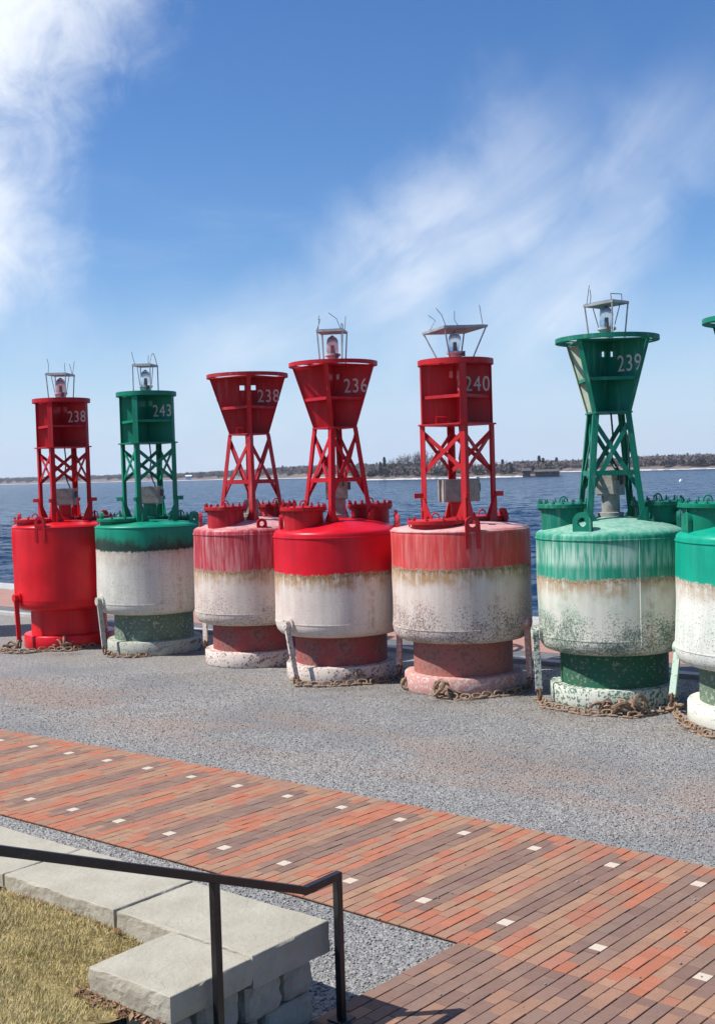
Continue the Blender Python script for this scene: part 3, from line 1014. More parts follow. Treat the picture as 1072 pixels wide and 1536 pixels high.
def make_buoy(loc, phi, cone, number, hullm, pm, ringm, skirtm, deckm, eyes, bails, lamp, z_shift=0.0, seed=1, box_w=0.42, handle=False, seam=None, fin_pm=None, left_pm=None, extra=None):
    """phi: turn of the tower's front leg from the viewer's direction"""
    fin_pm = fin_pm or pm
    az = math.atan2(-loc[0], loc[1])
    root = empty('navigation_buoy', (loc[0], loc[1], 0), az)
    rr = random.Random(seed)
    # ballast ring, skirt, float
    MB().lathe([(0.80, -0.01), (0.85, 0.005), (0.858, 0.02), (0.855, 0.225), (0.84, 0.245), (0.70, 0.25)], 72, wob=0.006, seed=seed).build('ballast_ring', ringm, root, True)
    MB().lathe([(0.715, 0.24), (0.715, 0.74)], 72, wob=0.008, seed=seed + 3).build('skirt', skirtm, root, True)
    if cone:
        prof = [(0.69, 0.735), (0.77, 0.695), (0.86, 0.695), (0.93, 0.72), (0.975, 0.775), (0.995, 0.84), (1.0, 0.90)]
        prof += [(1.0, z) for z in np.linspace(0.95, 2.21, 14)]
        prof += [(0.997, 2.238), (0.985, 2.262), (0.96, 2.281), (0.86, 2.318), (0.70, 2.368), (0.5, 2.415), (0.25, 2.45), (0.001, 2.46)]
        zd = lambda r: float(np.interp(r, [0, .25, .5, .7, .86, .96], [2.46, 2.45, 2.415, 2.368, 2.318, 2.281]))
    else:
        prof = [(0.69, 0.775), (0.80, 0.73), (0.89, 0.735), (0.945, 0.765), (0.98, 0.82), (0.997, 0.88), (1.0, 0.94)]
        prof += [(1.0, z) for z in np.linspace(1.0, 2.22, 14)]
        prof += [(0.998, 2.27), (0.985, 2.305), (0.955, 2.325), (0.80, 2.35), (0.5, 2.38), (0.25, 2.395), (0.001, 2.40)]
        zd = lambda r: float(np.interp(r, [0, .25, .5, .8, .955], [2.40, 2.395, 2.38, 2.35, 2.325]))
    hull = MB().lathe(prof, 128, wob=0.016, seed=seed + 9).build('float', hullm, root, True)
    zs = 2.19 if cone else 2.285
    for z, r0 in ((zs, 1.0 if cone else 0.995), (0.93 if not cone else 0.90, 0.999)):
        pr_ = 0.013 if z > 1.5 else 0.007
        ring = [(r0 - 0.01, z - pr_), (r0 + pr_, z - 0.006), (r0 + pr_, z + 0.006), (r0 - 0.01, z + pr_)]
        MB().lathe(ring, 96, wob=0.016, seed=seed + 9, cap=False).build('weld_seam', hullm, hull, True)
    for sa in (seam or []):
        p = [RD(sa, 1.004, z) for z in np.linspace(0.85, 2.2, 12)]
        MB().tube(p, 0.009, 6).build('weld_seam', hullm, hull, True)
    # battery pockets on the deck
    for k, off in enumerate((-45, 135)):
        a = phi + off
        if cone:
            hatch(root, pm, a, 0.63, 2.28, 2.64, True)
        else:
            hatch(root, pm, a, 0.60, 2.30, 2.44, False)
    for a, r, z, low, s in eyes:
        lifting_eye(root, pm, a, r, z, low, s)
    # tower
    z0b = 2.36
    if cone:
        zb, zt, rb, rt, rleg0, zmid, rrim = 3.84, 4.80, 0.335, 0.64, 0.56, 4.30, 0.665
        hole = (0.05, 0.135, 4.585, 4.665)
    else:
        zb, zt, rb, rt, rleg0, zmid, rrim = 3.79, 4.66, 0.515, 0.515, 0.545, 4.20, 0.53
        hole = (0.05, 0.12, 4.465, 4.56)
    zb, zt, zmid = zb + z_shift, zt + z_shift, zmid + z_shift
    hole = (hole[0], hole[1], hole[2] + z_shift, hole[3] + z_shift)
    rleg1 = rb + 0.02 if cone else 0.545
    for k in range(4):
        a = phi + 90 * k
        e1, e2 = -RD(a + 45), -RD(a - 45)
        wl = 0.085 if not cone else 0.08
        p, q = RD(a, rleg0, zd(rleg0) - 0.02), RD(a, rleg1, zb - 0.012)
        leg = MB().angle_iron(p, q, e1, e2, wl, 0.012).build('leg', pm, root)
        gs = MB()
        for s in (-1, 1):
            d = (-RD(a + 45), -RD(a - 45))[s > 0]
            nrm = RD(a + (45 if s > 0 else -45))
            off = -nrm * 0.006
            zz = zd(rleg0) - 0.02
            hgt, wid = (0.40, 0.20) if not cone else (0.20, 0.14)
            o0 = p + off + nrm * 0.016
            gs.plate([Vector((o0.x, o0.y, zz)), o0 + d * (wid + 0.02) + Vector((0, 0, 0)), o0 + d * 0.05 + Vector((0, 0, hgt)), o0 + Vector((0, 0, hgt))], nrm * 0.012)
        gs.build('gusset', pm, leg)
        if not cone:
            MB().box(RD(a, rleg0 + 0.045, 2.78), (0.12, 0.05, 0.07), rad(a + 90)).build('bracket', pm, leg)
            MB().cyl(RD(a + 10, rleg0 + 0.02, zd(0.55)), RD(a + 10, rleg0 + 0.02, zd(0.55) + rr.uniform(0.05, 0.2)), 0.018, n=6).build('stud', pm, leg)
        # cross bracing to the next leg

        def leg_at(ang, z, off=0.012):
            f = (z - zd(rleg0)) / (zb - zd(rleg0))
            return RD(ang, rleg0 + (rleg1 - rleg0) * f - off, z)
        ztop, zlow = (zb - 0.10, 3.10 + z_shift) if not cone else (zb - 0.10, 2.78)
        for s, (ta, tb) in enumerate(((ztop, zlow), (zlow, ztop))):
            mid = RD(a + 45)
            o_ = mid * (0.0 if s else 0.022)
            MB().bar(leg_at(a, ta, 0.03) - o_, leg_at(a + 90, tb, 0.03) - o_, 0.012, 0.06, mid.cross(Vector((0, 0, 1)))).build('brace', pm, root)
        if cone:
            MB().bar(leg_at(a, 3.04, 0.02), leg_at(a + 90, 3.04, 0.02), 0.012, 0.065, (0, 0, 1)).build('crossbar', pm, root)
    # radar reflector: crossed fins, shelf, base plate, round rim
    pl = MB()
    kk = rb + (0.05 if not cone else 0.035)
    pl.plate([RD(phi + 90 * k + o, kk * (1.0 if not cone else 0.95), zb) for k in range(4) for o in (-7, 7)], (0, 0, 0.022))
    pl.build('base_plate', pm, root)
    pieces, ro = fin_pieces(rb, rt, zb + 0.013, zt, hole)
    tm = text_mesh(number, 0.215, M['numeral'])
    for k in range(4):
        a = phi + 90 * k
        u, wn = RD(a), RD(a - 90)
        fb = MB()
        for pc in pieces:
            fb.plate([u * max(r, 0.008) + Vector((0, 0, z)) for r, z in pc], wn * 0.012)
        fl = 0.045 if not cone else 0.03
        for s in (-1, 1):
            fb.plate([u * (ro(z) - 0.004) + wn * (s * d) + Vector((0, 0, z)) for d, z in ((0.006, zb + 0.013), (0.006 + fl, zb + 0.013), (0.006 + fl, zt - 0.002), (0.006, zt - 0.002))], u * 0.010)
        fin = fb.build('reflector_fin', left_pm if (left_pm and k == 3) else fin_pm, root)
        nt = link('numeral', tm, fin)
        nt.data = tm
        zc = 4.36 if not cone else 4.47
        sc = 0.76
        rc = 0.31 if not cone else 0.345
        c = u * rc + wn * 0.0085 + Vector((0, 0, zc + z_shift))
        nt.matrix_local = Matrix(((u.x * sc, 0, wn.x, c.x), (u.y * sc, 0, wn.y, c.y), (0, 1, 0, c.z), (0, 0, 0, 1)))
        if handle and k == 3:
            hb = MB()
            hp = [(rb * 0.30, 0.0), (rb * 0.30, 0.09), (rb * 0.62, 0.09), (rb * 0.62, 0.0)]
            hb.tube([u * r + wn * -0.0 + RD(phi, 0.10) + Vector((0, 0, zb + 0.02 + z)) for r, z in hp], 0.012, 6)
            hb.build('handle', pm, root, True)
    sh = MB()
    rm = ro(zmid)
    for k in range(4):
        a = phi + 90 * k
        sh.plate([RD(a + 1.5, 0.01, zmid), RD(a + 1.5, rm - 0.012, zmid), RD(a + 88.5, rm - 0.012, zmid), RD(a + 88.5, 0.01, zmid)], (0, 0, 0.012))
        p0, p1 = RD(a, rm - 0.006, zmid - 0.018), RD(a + 90, rm - 0.006, zmid - 0.018)
        sh.bar(p0.lerp(p1, 0.02), p0.lerp(p1, 0.98), 0.010, 0.045)
    sh.build('shelf', fin_pm, root)
    tp_ = MB()
    for k in range(4):
        a = phi + 90 * k
        tp_.plate([RD(a + 1.5, 0.01, zt - 0.012), RD(a + 1.5, rt - 0.012, zt - 0.012), RD(a + 88.5, rt - 0.012, zt - 0.012), RD(a + 88.5, 0.01, zt - 0.012)], (0, 0, 0.012))
    tp_.build('top_plate', fin_pm, root)
    if cone:
        MB().lathe([(rrim - 0.045, zt - 0.012), (rrim + 0.02, zt - 0.012), (rrim + 0.02, zt + 0.045), (rrim + 0.008, zt + 0.045), (rrim + 0.005, zt + 0.0), (rrim - 0.045, zt + 0.0), (rrim - 0.045, zt - 0.012)], 72, cap=False).build('rim', pm, root, True)
    else:
        MB().lathe([(rrim - 0.03, zt - 0.02), (rrim + 0.015, zt - 0.02), (rrim + 0.015, zt + 0.055), (rrim - 0.03, zt + 0.055), (rrim - 0.03, zt - 0.02)], 72, cap=False).build('rim', pm, root, True)
    # power box on its pedestal, with cable
    bz = 2.68 if not cone else 2.74
    ped = MB().lathe([(0.17, zd(0.1) - 0.02), (0.17, zd(0.1) + 0.05), (0.12, zd(0.1) + 0.06), (0.12, bz)], 24).build('pedestal', pm if not cone else M['grey_box'], root, True)
    bx = MB()
    bx.box((0, 0, bz + 0.16), (box_w, 0.30, 0.32), rad(phi * 0.8 + 8))
    bo = bx.build('power_box', M['grey_box'], root)
    MB().box(Vector((0, 0, bz + 0.165)) + RD(phi * 0.8 + 8, 0.158), (box_w * 0.92, 0.02, 0.29), rad(phi * 0.8 + 8)).build('door', M['grey_box'], bo)
    MB().box(Vector((0, 0, bz + 0.20)) + RD(phi * 0.8 + 98, box_w / 2 + 0.02), (0.05, 0.10, 0.12), rad(phi * 0.8 + 8)).build('latch', M['dark_metal'], bo)
    if lamp:
        cb = MB()
        cb.tube([(0.03, -0.03, zb), (0.05, -0.05, zb - 0.3), (0.02, -0.04, 3.3), (0.06, -0.10, 3.12), (0.10, -0.16, bz + 0.35), (0.10, -0.18, bz + 0.2)], 0.013, 6)
        cb.build('cable', M['cable'], root, True)
        pt = MB()
        pt.box((0, 0, zt + 0.006), (2 * rrim * 0.96, 0.07, 0.012), rad(phi + 45))
        pt.box((0, 0, zt + 0.0165), (0.30, 0.30, 0.014), rad(phi))
        pt.build('lamp_mount', pm, root)
        lantern(root, zt + 0.022, *lamp)
    # hinged mooring bars
    for a, zt_, a2, zb_ in bails:
        p0, p1 = RD(a, 1.065, zt_), RD(a2, 1.065, zb_)
        bl = MB().bar(p0 + Vector((0, 0, 0.03)), p1, 0.035, 0.085, RD(a)).build('mooring_bar', ringm if not extra else extra, root)
        MB().cyl(RD(a, 0.95, zt_), RD(a, 1.115, zt_), 0.072, n=16).build('pivot', ringm if not extra else extra, bl, True)
        MB().cyl(RD(a, 0.95, zt_), RD(a, 1.035, zt_), 0.11, n=16).build('boss', hullm, bl, True)
        d = (p1 - p0).normalized()
        sk = MB()
        tg = RD(a2 + 90)
        sk.tube([p1 + tg * (math.cos(q) * 0.05) + Vector((0, 0, math.sin(q) * 0.075 - 0.03)) for q in np.linspace(0, 2 * math.pi, 14)[:-1]], 0.017, 6, True)
        sk.cyl(p1 + RD(a2, -0.05) + Vector((0, 0, 0.02)), p1 + RD(a2, 0.05) + Vector((0, 0, 0.02)), 0.022, n=8)
        sk.build('shackle', M['rust'], bl, True)
    return root


red_p = paint('red paint', (0.44, 0.006, 0.014), PINK, 0.06)
red_w = paint('weathered red paint', (0.38, 0.012, 0.020), PINK, 0.16, 0.12, 0.5)
green_p = paint('green paint', GREEN, MINT, 0.05)
green_w = paint('weathered green paint', (0.003, 0.165, 0.105), MINT, 0.22, 0.12, 0.5)
green_bleached = paint('bleached green plate', (0.36, 0.40, 0.31), (0.06, 0.24, 0.15), 0.6, 0.12, 0.6)


def scarred(name, base, speck, amt, tint, tint_amt=0.4):
    m, t, b = mat(name)
    v = t.obj()
    nb = t.noise(v, 3.0, 5, 0.6)
    c = t.mix(t.m('MULTIPLY', t.sm(nb, 0.4, 0.65), tint_amt), base, tint)
    sp = t.m('ADD', t.noise(v, 23.0, 4, 0.6), t.m('MULTIPLY', t.m('SUBTRACT', nb, 0.5), 0.2))
    c = t.mix(t.m('MULTIPLY', t.sm(sp, 0.62 - amt * 0.12, 0.66 - amt * 0.12), 0.9), c, speck)
    setb(t, b, c, 0.75, t.bump(t.noise(v, 45, 4), 0.3, 0.006), 0.3)
    return m


CREAM, SCAR = (0.62, 0.535, 0.465), (0.10, 0.075, 0.065)
ring_cream = scarred('scarred cream paint', CREAM, SCAR, 0.5, (0.50, 0.33, 0.30))
ring_green = scarred('scarred cream and green paint', (0.56, 0.56, 0.48), (0.05, 0.12, 0.08), 0.9, (0.30, 0.45, 0.34))
ring_white = scarred('fresh cream paint', (0.68, 0.66, 0.57), (0.20, 0.30, 0.22), 0.15, (0.55, 0.58, 0.48))
ring_pink = scarred('faded pink paint', (0.52, 0.27, 0.235), (0.58, 0.52, 0.46), 0.7, (0.50, 0.20, 0.17))
skirt_red = scarred('worn red paint', (0.33, 0.055, 0.055), (0.13, 0.075, 0.065), 0.7, (0.24, 0.13, 0.11), 0.6)
skirt_pink = scarred('worn pink paint', (0.37, 0.13, 0.105), (0.20, 0.10, 0.085), 0.6, (0.27, 0.14, 0.115), 0.5)
skirt_green = scarred('worn green paint', (0.015, 0.11, 0.06), (0.18, 0.22, 0.17), 0.3, (0.05, 0.10, 0.06), 0.5)
skirt_grey = scarred('worn grey green paint', (0.13, 0.19, 0.13), (0.34, 0.36, 0.30), 0.4, (0.09, 0.12, 0.08), 0.5)

hull_A = hull_mat('float red fresh', RED, PINK, 0.02, 0.2, cracked=True, rough=0.34)
hull_B = hull_mat('float green and cream', (0.002, 0.245, 0.150), MINT, 0.03, 1.88, (0.60, 0.57, 0.50), (0.42, 0.44, 0.36), 0.35, (0.12, 0.11, 0.09), 0.25, 0.35, dark=0.95)
hull_C = hull_mat('float faded red and cream', (0.40, 0.03, 0.045), (0.62, 0.36, 0.35), 0.62, 1.62, CREAM, (0.58, 0.42, 0.38), 0.4, SCAR, 0.8, 0.85, deck=0.95)
hull_D = hull_mat('float red and cream', (0.58, 0.006, 0.020), PINK, 0.02, 1.66, (0.64, 0.56, 0.49), (0.60, 0.45, 0.41), 0.4, (0.34, 0.26, 0.23), 0.1, 1.0, rough=0.34)
hull_E = hull_mat('float orange red and cream', (0.56, 0.050, 0.045), (0.64, 0.40, 0.37), 0.34, 1.79, CREAM, (0.55, 0.36, 0.32), 0.35, (0.085, 0.055, 0.05), 1.55, 0.95, deck=0.9, rough=0.5)
hull_F = hull_mat('float bleached green and cream', (0.010, 0.25, 0.155), (0.42, 0.58, 0.48), 0.42, 1.70, (0.60, 0.60, 0.51), (0.25, 0.42, 0.30), 0.45, (0.055, 0.085, 0.06), 2.1, 0.75, deck=0.55, bleach=0.9, rough=0.5)
hull_G = hull_mat('float bright green and white', (0.001, 0.31, 0.20), MINT, 0.04, 1.74, (0.68, 0.67, 0.60), (0.40, 0.56, 0.46), 0.25, (0.10, 0.14, 0.11), 0.35, 0.55, deck=0.0, rough=0.36)

L3 = ('spike', 'bent', 'spike')
ROW = 'navigation buoys lined up on the gravel'
BUOYS = {}
BUOYS['Z'] = make_buoy((-9.1, 24.9), -20, True, '234', hull_C, red_w, ring_cream, skirt_red, hull_C, [(-60, 0.9, 2.40, 0, 1)], [], None, seed=21)
tag(BUOYS['Z'], 'red buoy outside the row, past the plain red straight-towered buoy', 'buoy', ROW)
BUOYS['A'] = make_buoy((-5.62, 22.80), -25, False, '238', hull_A, red_p, hull_A, hull_A, hull_A, [(-28, 0.985, 2.40, 0.24, 1.0), (-95, 0.86, 2.43, 0.02, 1.15), (120, 0.86, 2.43, 0.02, 1.15)], [(-64, 0.98, -60, 0.15)],
                       (M['glass_red'], -25, 0.42, 0.50, ('spike', 'bent', 'bent', 'spike'), 0.03, 3), seed=2, box_w=0.40)
tag(BUOYS['A'], 'all red buoy with box-shaped tower top numbered 238', 'buoy', ROW)
BUOYS['B'] = make_buoy((-3.79, 21.68), -24, False, '243', hull_B, green_p, scarred('grey cream ring', (0.42, 0.43, 0.36), (0.20, 0.22, 0.17), 0.6, (0.30, 0.33, 0.26)), skirt_grey, hull_B,
                       [(-80, 0.88, 2.44, 0.02, 1.15), (60, 0.88, 2.42, 0.02, 1.1), (150, 0.88, 2.42, 0.02, 1.1)], [(-64, 0.98, -56, 0.15)],
                       (M['glass'], -24, 0.36, 0.52, ('arc', 'spike', 'spike'), 0.02, 4), seed=5, box_w=0.42)
tag(BUOYS['B'], 'green buoy numbered 243 with a black band above its cream lower float', 'buoy', ROW)
BUOYS['C'] = make_buoy((-1.79, 20.05), 2, True, '238', hull_C, red_w, ring_cream, skirt_red, hull_C, [(-86, 0.86, 2.42, 0.04, 1.2), (10, 0.90, 2.36, 0.0, 0.8)], [(-125, 0.82, -125, 0.25)], None, seed=8, handle=True, box_w=0.01)
tag(BUOYS['C'], 'faded red buoy with funnel-shaped tower top numbered 238 and no lamp', 'buoy', ROW)
BUOYS['D'] = make_buoy((-0.31, 18.34), -10, True, '236', hull_D, red_p, ring_cream, skirt_red, hull_D, [(-82, 0.88, 2.40, 0.04, 1.2), (88, 0.90, 2.42, 0.02, 1.2)], [(-50, 0.90, -40, 0.10)],
                       (M['glass_red'], -10, 0.42, 0.50, ('bent', 'bent', 'spike', 'spike', 'bar'), 0.0, 6), seed=11, box_w=0.34)
tag(BUOYS['D'], 'glossy red buoy with funnel-shaped tower top numbered 236 over a cream lower float', 'buoy', ROW)
BUOYS['E'] = make_buoy((1.47, 17.10), 11, False, '240', hull_E, paint('orange red paint', (0.47, 0.014, 0.020), PINK, 0.08), ring_pink, skirt_pink, hull_E,
                       [(10, 0.995, 2.40, 0.22, 1.0), (-92, 0.9, 2.40, 0.02, 1.1), (115, 0.7, 2.46, 0.02, 1.0)], [(57, 0.98, 60, 0.17), (-118, 0.8, -116, 0.20)],
                       (M['glass'], 28, 0.70, 0.47, ('bent', 'bent', 'spike', 'bent'), -0.05, 9), seed=14, box_w=0.54, handle=True)
tag(BUOYS['E'], 'orange-red buoy numbered 240 with straight tower top under a wide flat panel', 'buoy', ROW)
BUOYS['F'] = make_buoy((3.40, 15.90), -34, True, '239', hull_F, green_w, ring_green, skirt_green, hull_F, [(-24, 0.88, 2.42, 0.05, 1.25), (84, 0.88, 2.42, 0.04, 1.2)], [(-74, 0.93, -68, 0.15)],
                       (M['glass'], -30, 0.44, 0.47, ('spike', 'bar', 'bent'), -0.06, 12), seed=17, box_w=0.30, seam=(20,), left_pm=green_bleached)
tag(BUOYS['F'], 'bleached green buoy with funnel-shaped tower top numbered 239', 'buoy', ROW)
BUOYS['G'] = make_buoy((4.79, 14.20), -30, True, '237', hull_G, green_p, ring_white, skirt_grey, hull_G, [(-70, 0.90, 2.44, 0.04, 1.25)], [(-112, 0.80, -100, 0.20)],
                       (M['glass'], -30, 0.44, 0.52, ('spike', 'bar'), 0.0, 13), seed=20, seam=(-26,), extra=scarred('mint bar', (0.42, 0.55, 0.45), (0.2, 0.3, 0.2), 0.2, (0.5, 0.56, 0.48)))
BUOYS['G'].rotation_euler.y = rad(1.1)
tag(BUOYS['G'], 'bright green buoy over white lower float, beside the bleached green buoy', 'buoy', ROW)

# ------------------------------------------------------------------ chains lying at the feet of the buoys
def link_mesh(L, wd, r):
    n = 10
    pts = []
    for k in range(n):
        a = 2 * math.pi * k / n
        x = math.cos(a) * wd / 2 + (L - wd) / 2 * (1 if math.cos(a) > 0 else -1)
        pts.append((x, math.sin(a) * wd / 2, 0))
    return MB().tube(pts, r, 5, True).mesh('link', M['chain'], True)


LINK = link_mesh(0.135, 0.085, 0.0155)
LINK_BIG = link_mesh(0.24, 0.17, 0.024)


def chain(label, pix, heaps=(), z0=0.02):
    """pix: photo points on the ground; heaps: (pixel, number of links, size)"""
    P = [G(*p) for p in pix]
    root = empty('mooring_chain', P[0])
    seg = [(P[i], P[i + 1]) for i in range(len(P) - 1)]
    pos, acc = [], 0.0
    step = 0.088
    for p, q in seg:
        L = (q - p).length
        while acc < L:
            pos.append(p.lerp(q, acc / L))
            acc += step
        acc -= L
    for k, p in enumerate(pos):
        q = pos[min(k + 1, len(pos) - 1)]
        o_ = pos[max(k - 1, 0)]
        d = q - o_
        o = link('link', LINK, root)
        o.location = p - P[0] + Vector((rng.uniform(-.012, .012), rng.uniform(-.012, .012), z0 + (0.022 if k % 2 else 0.0)))
        o.rotation_euler = (rad(90 if k % 2 else 0) * 0.62 + rng.uniform(-.35, .35), rng.uniform(-.12, .12), math.atan2(d.y, d.x) + rng.uniform(-.25, .25))
    for px, cnt, sz in heaps:
        c = G(*px)
        for k in range(cnt):
            o = link('link', LINK_BIG if k % 3 == 0 else LINK, root)
            o.location = c - P[0] + Vector((rng.gauss(0, sz), rng.gauss(0, sz * 0.7), 0.04 + 0.15 * rng.random() * min(1, sz / 0.1)))
            o.rotation_euler = (rng.uniform(0, 3), rng.uniform(-1, 1), rng.uniform(0, 6))
            o.scale = (1, 1, 1)
    return tag(root, label, 'chain', 'chains lying on the gravel')


chain('rusty chain on the gravel before the plain red straight-towered buoy', [(-30, 972), (8, 980), (35, 981), (70, 977), (105, 977), (150, 970)], [((97, 975), 7, 0.09), ((20, 976), 4, 0.08)])
chain('rusty chain on the gravel before the green buoy with a black band', [(160, 978), (168, 986), (200, 987), (240, 983), (275, 979), (305, 972)], [((288, 975), 5, 0.09)])
chain('rusty chain with a heap of links before the glossy red buoy', [(440, 1021), (448, 1030), (480, 1031), (520, 1029), (560, 1026), (590, 1020)], [((535, 1024), 13, 0.085)])
chain('dark rusty chain heaped before the orange-red buoy', [(598, 1016), (605, 1026), (630, 1038), (665, 1048), (700, 1050), (740, 1046), (775, 1042), (795, 1033)], [((665, 1044), 12, 0.13), ((622, 1034), 4, 0.05)])
chain('brown chain with a big knot of links before the bleached green buoy', [(808, 1050), (818, 1062), (850, 1068), (885, 1074), (915, 1074), (950, 1078), (975, 1073), (1005, 1068)], [((944, 1074), 16, 0.085), ((903, 1069), 5, 0.05)])
chain('brown chain hanging round the foot of the bright green buoy', [(1008, 1062), (1016, 1078), (1030, 1092), (1055, 1104), (1085, 1112), (1120, 1116)], [((1012, 1068), 3, 0.03)])

# dry straw and roots caught along the chains
STRAW = [simple('dry straw', (0.30, 0.22, 0.13), 0.9, 0.3, 20, spec=0.1), simple('dead roots', (0.15, 0.10, 0.065), 0.9, 0.3, 20, spec=0.1)]
sp_ = [G(*p) for p in ((660, 1052), (700, 1054), (620, 1040), (830, 1066), (870, 1075), (940, 1083), (800, 1052), (535, 1034), (480, 1036), (770, 1046), (100, 982), (285, 982), (1030, 1096))]
NW = 2600
ck = nr.randint(0, len(sp_), NW)
wx0 = np.array([p.x for p in sp_])[ck] + nr.normal(0, 0.22, NW)
wy0 = np.array([p.y for p in sp_])[ck] + nr.normal(0, 0.08, NW) - (nr.normal(0, 0.22, NW) * 0)
th = nr.rand(NW) * 6.283
ll = 0.02 + 0.05 * nr.rand(NW)
zz0 = 0.006 + 0.02 * nr.rand(NW) ** 2
ex, ey = np.cos(th) * ll, np.sin(th) * ll
px0, py0 = -np.sin(th) * 0.0022, np.cos(th) * 0.0022
V = np.stack([np.stack([wx0 - px0, wy0 - py0, zz0], -1), np.stack([wx0 + px0, wy0 + py0, zz0 + 0.002], -1), np.stack([wx0 + ex, wy0 + ey, zz0 + 0.02 * nr.rand(NW)], -1)], 1)
tag(link('dry_straw', raw_mesh('dry_straw', V.reshape(-1, 3), np.arange(NW * 3).reshape(-1, 3), STRAW, nr.randint(0, 2, NW))), 'dry straw and roots littered around the chains', kind='stuff')

# ------------------------------------------------------------------ stone wall, lawn, steps, handrail
m, t, b = mat('pale limestone')
v = t.geo()['Position']
n1 = t.noise(v, 3.5, 6, 0.62)
c = t.mix(t.sm(n1, 0.3, 0.7), (0.335, 0.310, 0.245), (0.405, 0.378, 0.305))
c = t.mix(t.sm(t.noise(v, 14, 6, 0.7), 0.55, 0.72, 0, 0.45), c, (0.29, 0.265, 0.215))
ve = t.n('ShaderNodeTexVoronoi', {'Vector': t.n('ShaderNodeVectorMath', [v, t.n('ShaderNodeTexNoise', {'Vector': v, 'Scale': 2.2, 'Detail': 5.0}).outputs['Color']], operation='ADD').outputs[0], 'Scale': 1.7}, feature='DISTANCE_TO_EDGE').outputs['Distance']
crk = t.m('MULTIPLY', t.sm(ve, 0.007, 0.0), t.sm(t.noise(v, 2.6, 3), 0.44, 0.56))
c = t.mix(t.m('MULTIPLY', crk, 0.0), c, (0.16, 0.145, 0.12))
hb = t.m('SUBTRACT', t.m('ADD', t.m('MULTIPLY', n1, 1.0), t.m('MULTIPLY', t.noise(v, 30, 5, 0.65), 0.35)), t.m('MULTIPLY', crk, 0.12))
setb(t, b, c, 0.88, t.bump(hb, 0.8, 0.02), 0.25)
M['limestone'] = m


def stone(name, a0, a1, n0, n1, z0, z1, parent, rough=0.010, seed=0, step=0.03, rnd=0.12):
    """split-faced block: rough sides, slightly uneven top"""
    out = []
    for (pa, pn), (qa, qn) in (((a0, n0), (a1, n0)), ((a1, n0), (a1, n1)), ((a1, n1), (a0, n1)), ((a0, n1), (a0, n0))):
        k = max(2, int(math.hypot(qa - pa, qn - pn) / step))
        out += [(pa + (qa - pa) * i / k, pn + (qn - pn) * i / k) for i in range(k)]
    ca, cn = (a0 + a1) / 2, (n0 + n1) / 2
    nz = max(2, int((z1 - z0) / 0.025))
    rings = []
    for j in range(nz + 1):
        z = z0 + (z1 - 0.012 - z0) * j / nz
        ring = []
        for a, n in out:
            f = rough * (mnoise.noise(Vector((a * 9 + seed, n * 9, z * 11))) + 0.6 * mnoise.noise(Vector((a * 26 + seed, n * 26, z * 26))))
            d = Vector((a - ca, n - cn)).normalized()
            cr = max(0.0, 1 - min(abs(a - a0), abs(a - a1), 0.05) / 0.05) * max(0.0, 1 - min(abs(n - n0), abs(n - n1), 0.05) / 0.05)
            f -= rnd * 0.022 * cr + rnd * 0.014 * max(0.0, abs(2 * j / nz - 1) - 0.6) / 0.4
            ring.append(Q(a + d.x * f, n + d.y * f, z))
        rings.append(ring)
    for ins, dz in ((0.006, -0.003), (0.016, 0.0)):
        ring = []
        for k, (a, n) in enumerate(out):
            d = Vector((ca - a, cn - n)).normalized()
            cr = max(0.0, 1 - min(abs(a - a0), abs(a - a1), 0.05) / 0.05) * max(0.0, 1 - min(abs(n - n0), abs(n - n1), 0.05) / 0.05)
            jj = rnd * (0.014 + 0.022 * cr) + ins * (0.5 + 0.9 * abs(mnoise.noise(Vector((a * 14, n * 14, seed)))))
            ring.append(Q(a + d.x * jj, n + d.y * jj, z1 + dz + 0.003 * mnoise.noise(Vector((a * 5, n * 5, seed)))))
        rings.append(ring)
    mb = MB()
    L = len(out)
    pts = [p for r in rings for p in r]
    fs = [(j * L + i, j * L + (i + 1) % L, (j + 1) * L + (i + 1) % L, (j + 1) * L + i) for j in range(len(rings) - 1) for i in range(L)]
    fs.append(tuple((len(rings) - 1) * L + i for i in range(L)))
    mb.add(pts, fs)
    return mb.build(name, M['limestone'], parent, False)


wall = empty('stone_wall', Q(-5.6, 4.7))
inv = Matrix.Translation(wall.location).inverted()


def wstone(*k, **kw):
    o = stone(*k, **kw)
    o.matrix_parent_inverse = inv
    return o


wstone('coping_slab', -5.60, -4.462, 4.405, 5.03, 0.40, 0.58, wall, seed=1)
wstone('coping_slab', -5.10, -4.452, 3.815, 4.395, 0.435, 0.577, wall, seed=2)
wstone('coping_slab', -6.74, -5.615, 4.40, 5.04, 0.41, 0.583, wall, seed=3)
wstone('coping_slab', -7.92, -6.755, 4.40, 5.03, 0.41, 0.578, wall, seed=4)
wstone('coping_slab', -9.2, -7.935, 4.40, 5.04, 0.41, 0.58, wall, seed=5)
wstone('coping_slab', -10.4, -9.215, 4.40, 5.03, 0.41, 0.58, wall, seed=6)
for z0, z1, cuts in ((0.208, 0.393, (3.83, 4.02, 4.36, 4.68, 4.95)), (0.0, 0.196, (3.60, 4.12, 4.52, 4.94))):
    for i in range(len(cuts) - 1):
        wstone('wall_block', -4.86, -4.50 + rng.uniform(-.012, .012), cuts[i] + 0.009, cuts[i + 1] - 0.009, z0, z1 + (0.030 if z0 > 0.1 and cuts[i + 1] < 4.4 else 0), wall, rnd=0.9, rough=0.016, seed=20 + i + int(z0 * 100))
